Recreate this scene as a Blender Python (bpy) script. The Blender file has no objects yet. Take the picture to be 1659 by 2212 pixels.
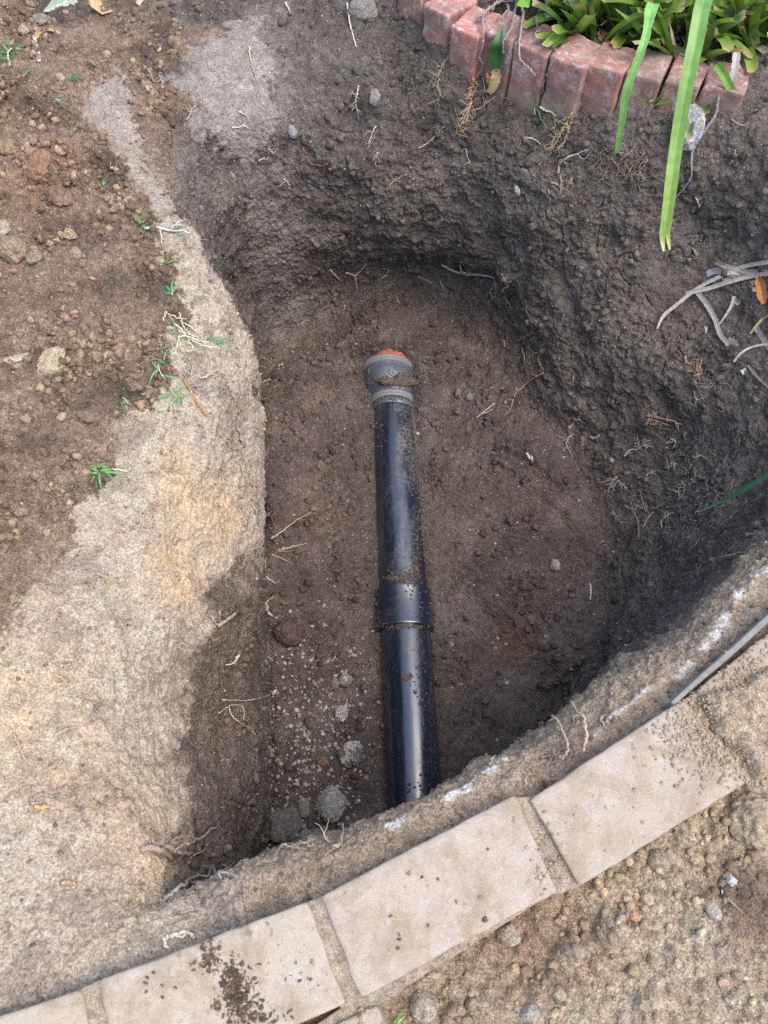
import bpy, bmesh, math, random
import numpy as np
from mathutils import Vector
from mathutils.bvhtree import BVHTree

# ------------------------------------------------------------------ camera, sky, light
sc = bpy.context.scene
TILT = math.radians(26.7); CT, ST = math.cos(TILT), math.sin(TILT)
CAMZ = 1.0; FPX = 1664.0
cam = bpy.data.cameras.new('camera'); camo = bpy.data.objects.new('camera', cam)
sc.collection.objects.link(camo); sc.camera = camo
camo.location = (0, 0, CAMZ); camo.rotation_euler = (TILT, 0, 0)
cam.sensor_fit = 'VERTICAL'; cam.sensor_height = 24.0
cam.lens = 12.0/(1106/FPX)
cam.clip_start = 0.02; cam.clip_end = 500
cam.dof.use_dof = True; cam.dof.focus_distance = 1.68; cam.dof.aperture_fstop = cam.lens/3.2
SUN_EL, SUN_AZ = math.radians(66), math.radians(118)
w = bpy.data.worlds.new('World'); sc.world = w; w.use_nodes = True
nt = w.node_tree
sky = nt.nodes.new('ShaderNodeTexSky'); sky.sky_type = 'NISHITA'; sky.sun_disc = False
sky.sun_elevation = SUN_EL; sky.sun_rotation = SUN_AZ; sky.air_density = 1.0; sky.dust_density = 2.5; sky.ozone_density = 1.0
wb = nt.nodes.new('ShaderNodeMix'); wb.data_type = 'RGBA'; wb.blend_type = 'MULTIPLY'; wb.inputs[0].default_value = 1
wb.inputs[7].default_value = (1.05, 1.0, .945, 1)      # slight warm tint over the sky colour, as a white balance
nt.links.new(sky.outputs[0], wb.inputs[6]); nt.links.new(wb.outputs[2], nt.nodes['Background'].inputs[0]); nt.nodes['Background'].inputs[1].default_value = 0.15
sun = bpy.data.lights.new('sun', 'SUN'); sun.energy = 0.6; sun.angle = math.radians(50); sun.color = (1, .965, .92)
suno = bpy.data.objects.new('sun', sun); sc.collection.objects.link(suno)
# direction to the sun, from its elevation and azimuth
sd = Vector((math.sin(SUN_AZ)*math.cos(SUN_EL), math.cos(SUN_AZ)*math.cos(SUN_EL), math.sin(SUN_EL)))
suno.rotation_euler = (-sd).to_track_quat('-Z', 'Y').to_euler()
sc.view_settings.view_transform = 'Standard'; sc.view_settings.look = 'None'
sc.view_settings.exposure = 1.55; sc.view_settings.gamma = 1.0
sc.cycles.use_denoising = False
sc.cycles.max_bounces = 8; sc.cycles.diffuse_bounces = 6

rng = np.random.default_rng(7); random.seed(7)

# ------------------------------------------------------------------ helpers
def ray(px, py):
    u = (px-829.5)/FPX; v = (1106-py)/FPX
    return u, v*CT+ST, CT-v*ST            # x, forward y, down
def at(px, py, z=0.0):
    x, y, d = ray(px, py); s = (CAMZ-z)/d
    return np.array((x*s, y*s, z))
def hsh(x, y, z, seed=0):
    h = (x.astype(np.int64)*374761393 + y.astype(np.int64)*668265263 + z.astype(np.int64)*2147483647 + seed*1274126177) & 0xffffffff
    h = (h ^ (h >> 13))*1274126177 & 0xffffffff
    h = (h ^ (h >> 16))*2246822519 & 0xffffffff
    return h ^ (h >> 15)
def perlin(p, seed=0):
    p = np.asarray(p, dtype=np.float64); i = np.floor(p); f = (p-i).astype(np.float32); i = i.astype(np.int64)
    t = f*f*f*(f*(f*6-15)+10); out = 0
    for dx in (0, 1):
        wx = t[:, 0] if dx else 1-t[:, 0]
        for dy in (0, 1):
            wy = t[:, 1] if dy else 1-t[:, 1]
            for dz in (0, 1):
                wz = t[:, 2] if dz else 1-t[:, 2]
                h = hsh(i[:, 0]+dx, i[:, 1]+dy, i[:, 2]+dz, seed)
                gx = (h & 1023)/511.5-1; gy = ((h >> 10) & 1023)/511.5-1; gz = ((h >> 20) & 1023)/511.5-1
                out = out + wx*wy*wz*(gx*(f[:, 0]-dx)+gy*(f[:, 1]-dy)+gz*(f[:, 2]-dz))
    return (out*1.5).astype(np.float32)
def fbm(p, scale, octv=4, gain=.5, seed=0, ridged=False):
    a, s, o = 1.0, scale, 0
    for k in range(octv):
        n = perlin(np.asarray(p)*s+17.3*k, seed+k)
        if ridged: n = 1-2*np.abs(n)*1.6
        o = o+a*n; a *= gain; s *= 2.03
    return o
def lumps(p, scale, seed=0, fill=.6):
    """rounded crumb relief: height of random hemispheres, in units of the cell"""
    q = np.asarray(p, dtype=np.float64)*scale; i = np.floor(q).astype(np.int64); f = (q-i).astype(np.float32)
    out = np.zeros(len(q), np.float32)
    for dx in (-1, 0, 1):
        for dy in (-1, 0, 1):
            for dz in (-1, 0, 1):
                h = hsh(i[:, 0]+dx, i[:, 1]+dy, i[:, 2]+dz, seed)
                cx = dx+(h & 255)/255.; cy = dy+((h >> 8) & 255)/255.; cz = dz+((h >> 16) & 255)/255.
                rr = ((h >> 24) & 255)/255.; r = np.where(rr < fill, .2+.5*rr/fill, 0.0)
                d2 = (f[:, 0]-cx)**2+(f[:, 1]-cy)**2+(f[:, 2]-cz)**2
                out = np.maximum(out, np.sqrt(np.maximum(0, r*r-d2)))
    return out
def sstep(x, a, b):
    t = np.clip((x-a)/(b-a), 0, 1); return t*t*(3-2*t)
def poly_sd(xy, poly):
    """signed distance to polygon (positive inside)"""
    poly = np.asarray(poly)[:, :2]; x, y = xy[:, 0], xy[:, 1]
    d = np.full(len(xy), 1e9); ins = np.zeros(len(xy), bool); n = len(poly)
    for k in range(n):
        a = poly[k]; b = poly[(k+1) % n]; e = b-a
        t = np.clip(((x-a[0])*e[0]+(y-a[1])*e[1])/(e@e+1e-12), 0, 1)
        d = np.minimum(d, np.hypot(x-a[0]-t*e[0], y-a[1]-t*e[1]))
        c = ((a[1] > y) != (b[1] > y)) & (x < (b[0]-a[0])*(y-a[1])/(b[1]-a[1]+1e-12)+a[0])
        ins ^= c
    return np.where(ins, d, -d)
def line_d(xy, pts):
    pts = np.asarray(pts)[:, :2]; d = np.full(len(xy), 1e9)
    for a, b in zip(pts[:-1], pts[1:]):
        e = b-a; t = np.clip(((xy[:, 0]-a[0])*e[0]+(xy[:, 1]-a[1])*e[1])/(e@e+1e-12), 0, 1)
        d = np.minimum(d, np.hypot(xy[:, 0]-a[0]-t*e[0], xy[:, 1]-a[1]-t*e[1]))
    return d
def cr(P, n, closed=False):
    """Catmull-Rom through P (k,3), n samples per span"""
    P = np.asarray(P, float); k = len(P)
    if closed: Q = np.concatenate([P[-1:], P, P[:2]]); m = k
    else: Q = np.concatenate([(2*P[0]-P[1])[None], P, (2*P[-1]-P[-2])[None]]); m = k-1
    ns = n if hasattr(n, '__len__') else [n]*m
    out = []
    for i in range(m):
        t = np.linspace(0, 1, ns[i], endpoint=False).reshape((-1,)+(1,)*(P.ndim-1))
        a, b, c, d = Q[i], Q[i+1], Q[i+2], Q[i+3]
        out.append(.5*(2*b+(c-a)*t+(2*a-5*b+4*c-d)*t*t+(3*b-a-3*c+d)*t**3))
    if not closed: out.append(P[-1:])
    return np.concatenate(out)
def mesh_np(name, V, F, mat=None, smooth=True, parent=None, col=None, at_attrs=None):
    """V (n,3), F (m,k) -> one mesh object"""
    V = np.asarray(V, np.float32); F = np.asarray(F, np.int32); k = F.shape[1]
    me = bpy.data.meshes.new(name)
    me.vertices.add(len(V)); me.vertices.foreach_set('co', V.ravel())
    me.loops.add(F.size); me.loops.foreach_set('vertex_index', F.ravel())
    me.polygons.add(len(F)); me.polygons.foreach_set('loop_start', np.arange(0, F.size, k, dtype=np.int32))
    me.polygons.foreach_set('use_smooth', np.full(len(F), smooth))
    me.update(calc_edges=True)
    if col is not None:
        a = me.color_attributes.new('col', 'FLOAT_COLOR', 'POINT')
        c4 = np.ones((len(V), 4), np.float32); c4[:, :np.shape(col)[1]] = col; a.data.foreach_set('color', c4.ravel())
    if mat: me.materials.append(mat)
    o = bpy.data.objects.new(name, me); sc.collection.objects.link(o)
    if parent: o.parent = parent
    return o
def tag(o, label=None, cat=None, group=None, kind=None):
    if label: o['label'] = label
    if cat: o['category'] = cat
    if group: o['group'] = group
    if kind: o['kind'] = kind
    return o
def empty(name, loc, label, cat, group=None):
    o = bpy.data.objects.new(name, None); sc.collection.objects.link(o); o.location = tuple(float(v) for v in loc)
    o.empty_display_size = .02
    return tag(o, label, cat, group)
def child(o, root):
    """parent o (built in world coordinates) under root keeping its place"""
    o.parent = root
    o.data.transform(__import__('mathutils').Matrix.Translation(-Vector(root.location)))
    return o
class MB:
    """collects pieces of one mesh (quads and triangles stored as lists)"""
    def __init__(s): s.V = []; s.F = []; s.C = []; s.n = 0
    def add(s, V, F, c=None):
        V = np.asarray(V, float); s.V.append(V); s.F += [tuple(int(i)+s.n for i in f) for f in F]
        s.C.append(np.broadcast_to(np.asarray(c if c is not None else (1, 1, 1), float), V.shape).copy()); s.n += len(V)
    def build(s, name, mat, smooth=True):
        me = bpy.data.meshes.new(name); V = np.vstack(s.V); me.from_pydata(V.tolist(), [], s.F); me.update()
        me.polygons.foreach_set('use_smooth', np.full(len(me.polygons), smooth))
        a = me.color_attributes.new('col', 'FLOAT_COLOR', 'POINT'); c4 = np.ones((len(V), 4), np.float32); c4[:, :3] = np.vstack(s.C)
        a.data.foreach_set('color', c4.ravel()); me.materials.append(mat)
        o = bpy.data.objects.new(name, me); sc.collection.objects.link(o); return o
def tube(mb, P, r0, r1, c, sides=6, jit=.12, c2=None, knob=0):
    P = np.asarray(P, float); n = len(P)
    T = np.gradient(P, axis=0); T /= np.linalg.norm(T, axis=1)[:, None]+1e-9
    up = np.array((.3, .2, .93)); V = []; C = []
    c = np.asarray(c, float); c2 = c if c2 is None else np.asarray(c2, float)
    for i in range(n):
        t = i/(n-1); r = (r0+(r1-r0)*t)*(1+random.uniform(-jit, jit))
        if knob and random.random() < knob: r *= 1.35
        a = np.cross(T[i], up); a /= np.linalg.norm(a)+1e-9; b = np.cross(a, T[i])
        for k in range(sides):
            th = 2*math.pi*k/sides; V.append(P[i]+r*(a*math.cos(th)+b*math.sin(th))); C.append(c+(c2-c)*t)
    F = []
    for i in range(n-1):
        for k in range(sides):
            k2 = (k+1) % sides; F.append((i*sides+k, i*sides+k2, (i+1)*sides+k2, (i+1)*sides+k))
    F.append(tuple(range(sides))[::-1]); F.append(tuple((n-1)*sides+k for k in range(sides)))
    mb.add(V, F, np.array(C))

# ------------------------------------------------------------------ materials
def mat_base(name):
    m = bpy.data.materials.new(name); m.use_nodes = True; t = m.node_tree
    return m, t, t.nodes['Principled BSDF'], t.nodes, t.links
def N(t, kind, **kw):
    n = t.nodes.new(kind)
    for k, v in kw.items():
        if k.startswith('i_'): n.inputs[k[2:].replace('_', ' ')].default_value = v
        else: setattr(n, k, v)
    return n
def noise(t, scale, detail=4, rough=.55, vec=None, dist=0):
    n = N(t, 'ShaderNodeTexNoise'); n.inputs['Scale'].default_value = scale; n.inputs['Detail'].default_value = detail
    n.inputs['Roughness'].default_value = rough; n.inputs['Distortion'].default_value = dist
    if vec is not None: t.links.new(vec, n.inputs['Vector'])
    return n
def ramp(t, src, a, b, ca=(0, 0, 0, 1), cb=(1, 1, 1, 1)):
    r = N(t, 'ShaderNodeValToRGB'); r.color_ramp.elements[0].position = a; r.color_ramp.elements[1].position = b
    r.color_ramp.elements[0].color = ca; r.color_ramp.elements[1].color = cb
    t.links.new(src, r.inputs[0]); return r.outputs[0]
def mix(t, fac, a, b, blend='MIX'):
    m = N(t, 'ShaderNodeMix', data_type='RGBA', blend_type=blend)
    for s, v in ((m.inputs[0], fac), (m.inputs[6], a), (m.inputs[7], b)):
        if isinstance(v, (int, float)): s.default_value = v
        elif isinstance(v, tuple): s.default_value = v if len(v) == 4 else (*v, 1)
        else: t.links.new(v, s)
    return m.outputs[2]
def math_(t, op, a, b=None):
    m = N(t, 'ShaderNodeMath', operation=op)
    for s, v in ((m.inputs[0], a), (m.inputs[1], b)):
        if v is None: continue
        if isinstance(v, (int, float)): s.default_value = v
        else: t.links.new(v, s)
    return m.outputs[0]
def soil_mat(name, bump=.5, spec=.25, speck=.5, rough=.92, attr=True, base=(.1, .08, .06), fine=420):
    m, t, b, nd, ln = mat_base(name)
    tc = N(t, 'ShaderNodeTexCoord').outputs['Object']
    if attr:
        vc = N(t, 'ShaderNodeVertexColor', layer_name='col'); col = vc.outputs[0]
    else:
        vc = None; col = N(t, 'ShaderNodeRGB').outputs[0]; col.default_value = (*base, 1)
    n1 = noise(t, fine, 3, .7, tc); n2 = noise(t, 90, 4, .65, tc)
    f = ramp(t, n1.outputs[0], .32, .68, (.48, .46, .44, 1), (1.52, 1.54, 1.56, 1))
    col = mix(t, 1.0, col, f, 'MULTIPLY')
    f2 = ramp(t, n2.outputs[0], .34, .66, (.70, .69, .68, 1), (1.30, 1.31, 1.32, 1))
    col = mix(t, vc.outputs[1] if attr else 1.0, col, f2, 'MULTIPLY')
    v = N(t, 'ShaderNodeTexVoronoi'); v.inputs['Scale'].default_value = 190; ln.new(tc, v.inputs['Vector'])
    dot = math_(t, 'LESS_THAN', v.outputs['Distance'], .22)
    sep = N(t, 'ShaderNodeSeparateColor'); ln.new(v.outputs['Color'], sep.inputs[0])
    pick = math_(t, 'GREATER_THAN', sep.outputs[0], 1-.16*speck)
    dm = math_(t, 'MULTIPLY', dot, pick)
    col = mix(t, math_(t, 'MULTIPLY', dm, .8), col, (.42, .38, .33))
    ln.new(col, b.inputs['Base Color']); b.inputs['Roughness'].default_value = rough
    b.inputs['Specular IOR Level'].default_value = spec
    v2 = N(t, 'ShaderNodeTexVoronoi'); v2.inputs['Scale'].default_value = 330; ln.new(tc, v2.inputs['Vector'])
    h = math_(t, 'ADD', math_(t, 'MULTIPLY', n1.outputs[0], .7), math_(t, 'MULTIPLY', v2.outputs['Distance'], -.5))
    h = math_(t, 'ADD', h, math_(t, 'MULTIPLY', n2.outputs[0], 1.2))
    bp = N(t, 'ShaderNodeBump'); bp.inputs['Strength'].default_value = bump; bp.inputs['Distance'].default_value = .006
    ln.new(h, bp.inputs['Height']); ln.new(bp.outputs[0], b.inputs['Normal'])
    if vc: ln.new(math_(t, 'MULTIPLY', vc.outputs[1], bump), bp.inputs['Strength'])
    return m
M_soil = soil_mat('soil', .85, speck=1.0, fine=340)
M_crumb = soil_mat('soil_crumb', .6, speck=.15, fine=600)
M_stone = soil_mat('stone', .5, speck=.3, fine=500)
def plain_attr(name, rough=.7, spec=.4, var=.25, scale=150, trans=0, bump=.2):
    m, t, b, nd, ln = mat_base(name); tc = N(t, 'ShaderNodeTexCoord').outputs['Object']
    col = N(t, 'ShaderNodeVertexColor', layer_name='col').outputs[0]
    n1 = noise(t, scale, 4, .6, tc)
    f = ramp(t, n1.outputs[0], .3, .7, (1-var, 1-var, 1-var, 1), (1+var, 1+var, 1+var, 1))
    col = mix(t, 1.0, col, f, 'MULTIPLY'); ln.new(col, b.inputs['Base Color'])
    b.inputs['Roughness'].default_value = rough; b.inputs['Specular IOR Level'].default_value = spec
    bp = N(t, 'ShaderNodeBump'); bp.inputs['Strength'].default_value = bump; bp.inputs['Distance'].default_value = .001
    ln.new(n1.outputs[0], bp.inputs['Height']); ln.new(bp.outputs[0], b.inputs['Normal'])
    if trans:
        tr = N(t, 'ShaderNodeBsdfTranslucent'); ln.new(col, tr.inputs[0]); mx = N(t, 'ShaderNodeMixShader'); mx.inputs[0].default_value = trans
        ln.new(b.outputs[0], mx.inputs[1]); ln.new(tr.outputs[0], mx.inputs[2]); ln.new(mx.outputs[0], nd['Material Output'].inputs[0])
    return m
M_root = plain_attr('root', .8, .3, .35, 300)
M_leaf = plain_attr('green_leaf', .42, .5, .18, 60, .25, .15)
M_dry = plain_attr('dry_leaf', .75, .3, .3, 200, .1, .4)

def brick_mat():
    m, t, b, nd, ln = mat_base('painted_brick'); tc = N(t, 'ShaderNodeTexCoord').outputs['Object']
    col0 = N(t, 'ShaderNodeVertexColor', layer_name='col').outputs[0]
    geo = N(t, 'ShaderNodeNewGeometry'); sp = N(t, 'ShaderNodeSeparateXYZ'); ln.new(geo.outputs['Position'], sp.inputs[0])
    n1 = noise(t, 22, 6, .65, tc); n2 = noise(t, 60, 8, .72, tc, .6); n3 = noise(t, 300, 3, .6, tc); n4 = noise(t, 14, 5, .6, tc)
    col = mix(t, math_(t, 'MULTIPLY', ramp(t, n1.outputs[0], .42, .66), .8), col0, (.27, .115, .092))
    col = mix(t, math_(t, 'MULTIPLY', ramp(t, n4.outputs[0], .46, .66), .85), col, (.175, .135, .118))
    # white lime bloom, greenish film low down, earth splashed on the foot of the brick
    wm = math_(t, 'MULTIPLY', ramp(t, n2.outputs[0], .49, .60), ramp(t, n4.outputs[0], .36, .62, (1, 1, 1, 1), (.12, .12, .12, 1)))
    col = mix(t, math_(t, 'MULTIPLY', wm, .9), col, (.46, .44, .42))
    zz = math_(t, 'ADD', sp.outputs[2], math_(t, 'MULTIPLY', n2.outputs[0], .10))
    lowm = ramp(t, math_(t, 'MULTIPLY', math_(t, 'ADD', zz, .2), 4), .60, .80, (1, 1, 1, 1), (0, 0, 0, 1))
    col = mix(t, math_(t, 'MULTIPLY', lowm, ramp(t, n2.outputs[0], .42, .6, (.15, .15, .15, 1), (.85, .85, .85, 1))), col, (.19, .19, .11))
    mud = ramp(t, math_(t, 'MULTIPLY', math_(t, 'ADD', zz, .2), 4), .40, .62, (1, 1, 1, 1), (0, 0, 0, 1))
    col = mix(t, math_(t, 'MULTIPLY', mud, .95), col, (.085, .06, .048))
    col = mix(t, 1.0, col, ramp(t, n3.outputs[0], .3, .7, (.8, .8, .8, 1), (1.2, 1.2, 1.2, 1)), 'MULTIPLY')
    ln.new(col, b.inputs['Base Color']); b.inputs['Roughness'].default_value = .62; b.inputs['Specular IOR Level'].default_value = .35
    bp = N(t, 'ShaderNodeBump'); bp.inputs['Strength'].default_value = .55; bp.inputs['Distance'].default_value = .004
    ln.new(math_(t, 'ADD', n2.outputs[0], math_(t, 'MULTIPLY', n3.outputs[0], .3)), bp.inputs['Height']); ln.new(bp.outputs[0], b.inputs['Normal'])
    return m
M_brick = brick_mat()

def paver_mat():
    m, t, b, nd, ln = mat_base('paver'); tc = N(t, 'ShaderNodeTexCoord').outputs['Object']
    base = N(t, 'ShaderNodeVertexColor', layer_name='col').outputs[0]
    n1 = noise(t, 15, 7, .7, tc, .5); n2 = noise(t, 34, 8, .78, tc, .4); n3 = noise(t, 420, 3, .6, tc); n4 = noise(t, 16, 6, .7, tc, .4)
    col = mix(t, ramp(t, n1.outputs[0], .44, .60), base, (.295, .235, .165))
    col = mix(t, math_(t, 'MULTIPLY', ramp(t, n2.outputs[0], .53, .62), .6), col, (.41, .375, .335))
    st = math_(t, 'MULTIPLY', ramp(t, n2.outputs[0], .36, .45, (1, 1, 1, 1), (0, 0, 0, 1)), .7)
    col = mix(t, st, col, (.26, .20, .145))
    sp = ramp(t, noise(t, 75, 3, .6, tc).outputs[0], .64, .68)
    col = mix(t, math_(t, 'MULTIPLY', math_(t, 'MULTIPLY', sp, ramp(t, n4.outputs[0], .42, .55)), .75), col, (.20, .14, .10))
    col = mix(t, 1.0, col, ramp(t, n3.outputs[0], .3, .7, (.86, .86, .86, 1), (1.12, 1.12, 1.12, 1)), 'MULTIPLY')
    ln.new(col, b.inputs['Base Color']); b.inputs['Roughness'].default_value = .85; b.inputs['Specular IOR Level'].default_value = .25
    bp = N(t, 'ShaderNodeBump'); bp.inputs['Strength'].default_value = .6; bp.inputs['Distance'].default_value = .003
    ln.new(math_(t, 'ADD', n2.outputs[0], math_(t, 'MULTIPLY', n3.outputs[0], .35)), bp.inputs['Height']); ln.new(bp.outputs[0], b.inputs['Normal'])
    return m
M_paver = paver_mat()

def pipe_mat(name, base=(.005, .012, .028), rough=.14, dust=.95, spec=1.0, dustcol=(.15, .135, .118), scr=1.0):
    m, t, b, nd, ln = mat_base(name); tc = N(t, 'ShaderNodeTexCoord').outputs['Object']
    mp = N(t, 'ShaderNodeMapping'); mp.inputs['Scale'].default_value = (1, .12, 1); ln.new(tc, mp.inputs[0]); tv = mp.outputs[0]
    n1 = noise(t, 14, 6, .65, tv, .3); n2 = noise(t, 130, 6, .8, tc); n3 = noise(t, 260, 3, .6, tv); n4 = noise(t, 7, 4, .6, tc)
    patch = math_(t, 'MULTIPLY', ramp(t, n1.outputs[0], .42, .58), ramp(t, n2.outputs[0], .40, .66))
    patch = math_(t, 'MULTIPLY', math_(t, 'MULTIPLY', patch, ramp(t, n4.outputs[0], .36, .50)), dust)
    film = math_(t, 'MULTIPLY', ramp(t, n3.outputs[0], .5, .75), .24*dust)
    d = math_(t, 'MAXIMUM', patch, film)
    # short scuffs in crossing directions
    for k, (rz, sy) in enumerate(((.15, .05), (-.25, .06), (1.1, .08))):
        m2 = N(t, 'ShaderNodeMapping'); m2.inputs['Rotation'].default_value = (0, 0, rz); m2.inputs['Scale'].default_value = (1, sy, 1)
        m2.inputs['Location'].default_value = (k*3.1, k, 0); ln.new(tc, m2.inputs[0])
        ns = noise(t, 480, 2, .5, m2.outputs[0]); msk = noise(t, 22+9*k, 3, .6, tc)
        s = math_(t, 'MULTIPLY', ramp(t, ns.outputs[0], .70, .73), ramp(t, msk.outputs[0], .50, .60))
        d = math_(t, 'MAXIMUM', d, math_(t, 'MULTIPLY', s, .55*scr))
    spk = N(t, 'ShaderNodeTexVoronoi'); spk.inputs['Scale'].default_value = 210; ln.new(tc, spk.inputs[0])
    sepc = N(t, 'ShaderNodeSeparateColor'); ln.new(spk.outputs['Color'], sepc.inputs[0])
    sd_ = math_(t, 'MULTIPLY', math_(t, 'LESS_THAN', spk.outputs['Distance'], .2), math_(t, 'GREATER_THAN', sepc.outputs[0], .93))
    d = math_(t, 'MAXIMUM', d, math_(t, 'MULTIPLY', sd_, .8))
    col = mix(t, d, base, dustcol)
    ln.new(col, b.inputs['Base Color'])
    rr = N(t, 'ShaderNodeMapRange'); rr.inputs[3].default_value = rough; rr.inputs[4].default_value = .9; ln.new(d, rr.inputs[0])
    r2 = math_(t, 'ADD', rr.outputs[0], math_(t, 'MULTIPLY', n1.outputs[0], .12)); ln.new(r2, b.inputs['Roughness'])
    b.inputs['Specular IOR Level'].default_value = spec; b.inputs['IOR'].default_value = 1.6
    bp = N(t, 'ShaderNodeBump'); bp.inputs['Strength'].default_value = .12; bp.inputs['Distance'].default_value = .001
    ln.new(n3.outputs[0], bp.inputs['Height']); ln.new(bp.outputs[0], b.inputs['Normal'])
    return m
M_pipe = pipe_mat('black_abs')
M_pipe2 = pipe_mat('black_abs_clean', rough=.12, dust=.45, scr=.8)
M_black = pipe_mat('black_abs_sleeve', rough=.2, dust=.3, scr=.5)
M_rubber = pipe_mat('dusty_rubber', (.055, .075, .105), .36, .5, 1.0, (.17, .15, .135), .5)
M_clay = soil_mat('clay_pipe', .3, speck=0, attr=False, base=(.40, .11, .06), rough=.8)
M_wood = plain_attr('weathered_board', .8, .3, .2, 120)

# ------------------------------------------------------------------ the dug ground, as rings round the pit
C0 = np.array((.05, .80, -.752))
# every station: foot, low, middle, upper, rim, outside   (px, py, z) or world ('w', x, y, z)
W = 'w'
far_right = [
 [(850,672,-.70),(850,612,-.635),(850,520,-.43),(850,340,-.20),(850,60,-.05),(W,.06,1.93,.0)],
 [(960,690,-.70),(965,625,-.625),(965,525,-.42),(965,340,-.20),(975,126,-.05),(W,.23,1.80,.0)],
 [(1060,745,-.69),(1085,668,-.60),(1085,560,-.42),(1075,370,-.20),(1080,199,-.101),(W,.38,1.70,.0)],
 [(1120,815,-.68),(1160,735,-.57),(1190,620,-.42),(1220,420,-.21),(1215,240,-.086),(W,.50,1.66,.0)],
 [(1190,900,-.67),(1250,810,-.55),(1310,680,-.41),(1360,470,-.23),(1370,236,-.052),(W,.62,1.62,.0)],
 [(1250,980,-.67),(1350,890,-.54),(1450,760,-.38),(1550,540,-.24),(1600,240,-.024),(W,.86,1.62,.0)],
 [(1300,1060,-.67),(1430,980,-.53),(1550,870,-.37),(1680,700,-.24),(1850,400,-.05),(W,1.15,1.45,.0)],
 [(1320,1190,-.69),(1450,1110,-.54),(1590,1020,-.37),(1780,880,-.20),(1960,760,-.05),(W,1.25,1.05,.0)],
 [(1315,1285,-.70),(1420,1225,-.56),(1530,1175,-.39),(1640,1125,-.22),(1770,1080,-.08),(W,1.05,.76,-.02)],
]
# near side: lip of the pit and foot of the paver course; everything under the lip is out of sight
near_px = [((1625,1190),(1740,1262)),((1540,1297),(1632,1372)),((1450,1378),(1545,1450)),((1370,1428),(1455,1522)),((1290,1476),(1365,1578)),((1215,1538),(1270,1640)),
           ((1140,1600),(1190,1690)),((1050,1645),(1095,1735)),((960,1700),(1000,1785)),((840,1756),(870,1848)),
           ((740,1798),(750,1905)),((650,1822),(660,1950)),((575,1845),(575,1988)),((470,1893),(480,2030))]
near = []
for k, (lp, pp) in enumerate(near_px):
    L = at(*lp, -.075); Pb = at(pp[0], pp[1], -.035); o = Pb-L; o[2] = 0; o /= np.linalg.norm(o)
    a = [(W, *(L+o*.035)[:2], -.765), (W, *(L+o*.03)[:2], -.50), (W, *(L+o*.015)[:2], -.27), (W, *(L)[:2], -.085),
         (W, *(Pb)[:2], -.034), (W, *(Pb+o*.14)[:2], -.07)]
    if k < 4:      # the far right end of the near side runs out as a slope
        a[:3] = [[(1290,1370,-.71),(1390,1310,-.56),(1490,1250,-.38)], [(1270,1430,-.72),(1350,1390,-.56),(1450,1335,-.35)],
                 [(1250,1480,-.74),(1320,1440,-.56),(1390,1400,-.33)], [(1215,1520,-.75),(1290,1475,-.55),(1340,1448,-.30)]][k]
    near.append(a)
left = [
 [(W,-.262,.075,-.75),(545,1880,-.5),(455,1880,-.30),(365,1935,-.12),(250,2040,-.04),(W,-.42,-.28,-.03)],
 [(577,1800,-.745),(548,1790,-.52),(470,1765,-.32),(385,1800,-.15),(200,1880,-.05),(-250,2050,-.01)],
 [(578,1600,-.735),(545,1560,-.52),(455,1520,-.33),(370,1500,-.19),(180,1490,-.07),(-180,1480,0)],
 [(W,-.272,.48,-.73),(W,-.272,.475,-.5),(550,1290,-.32),(470,1290,-.20),(300,1270,-.09),(-150,1260,0)],
 [(W,-.290,.66,-.70),(W,-.285,.66,-.5),(567,1110,-.30),(490,1090,-.18),(330,1060,-.07),(-100,1080,0)],
 [(W,-.300,.84,-.70),(W,-.295,.83,-.5),(571,930,-.24),(515,880,-.11),(400,830,-.035),(-50,900,0)],
 [(W,-.315,1.0,-.70),(W,-.31,.98,-.5),(545,760,-.17),(490,700,-.06),(410,650,-.01),(-50,720,0)],
 [(W,-.345,1.16,-.70),(W,-.345,1.13,-.5),(470,610,-.14),(440,570,-.04),(380,520,-.0),(-50,560,0)],
 [(572,800,-.70),(545,720,-.58),(480,600,-.34),(425,495,-.13),(335,410,-.005),(-50,380,0)],
 [(620,745,-.70),(590,680,-.61),(545,560,-.40),(470,400,-.18),(280,290,-.015),(-80,180,0)],
 [(700,708,-.70),(675,645,-.62),(650,540,-.42),(560,370,-.21),(400,180,-.04),(60,-60,0)],
 [(770,682,-.70),(755,620,-.63),(740,520,-.43),(700,340,-.20),(590,120,-.06),(W,-.26,2.0,.0)],
]
stations = far_right+near+left
nF, nN, nL = len(far_right), len(near), len(left)
R = []
for s in stations:
    pts = [np.array(p[1:], float) if p[0] == 'w' else at(*p) for p in s]
    foot = pts[0]; rows = [C0, C0+(foot-C0)*.5+np.array((0, 0, -.012)), C0+(foot-C0)*.90+np.array((0, 0, -.008))]
    d = pts[-1]-C0; d[2] = 0; d /= np.linalg.norm(d)
    rows += pts+[pts[-1]+d*.9, np.array((*(C0+d*5)[:2], 0.)), np.array((*(C0+d*60)[:2], 0.))]
    R.append(rows)
R = np.array(R)                                     # station, row, xyz
cols = [95]*3+[85]*2+[110]+[100]*3+[42]*nN+[96]*nL
cols = cols[:len(stations)]
rowsn = [60, 90, 30, 62, 80, 95, 105, 135, 110, 8, 4]
G = cr(R, cols, closed=True)                        # columns
Gr = np.swapaxes(G, 0, 1)
Gi = cr(Gr[:9], rowsn[:8])[:-1]; Go = []
for k in (8, 9, 10):
    t = np.linspace(0, 1, rowsn[k], endpoint=False)[:, None, None]; Go.append(Gr[k]*(1-t)+Gr[k+1]*t)
G = np.swapaxes(np.concatenate([Gi]+Go+[Gr[11:12]]), 0, 1)
nc, nr = G.shape[:2]
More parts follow.
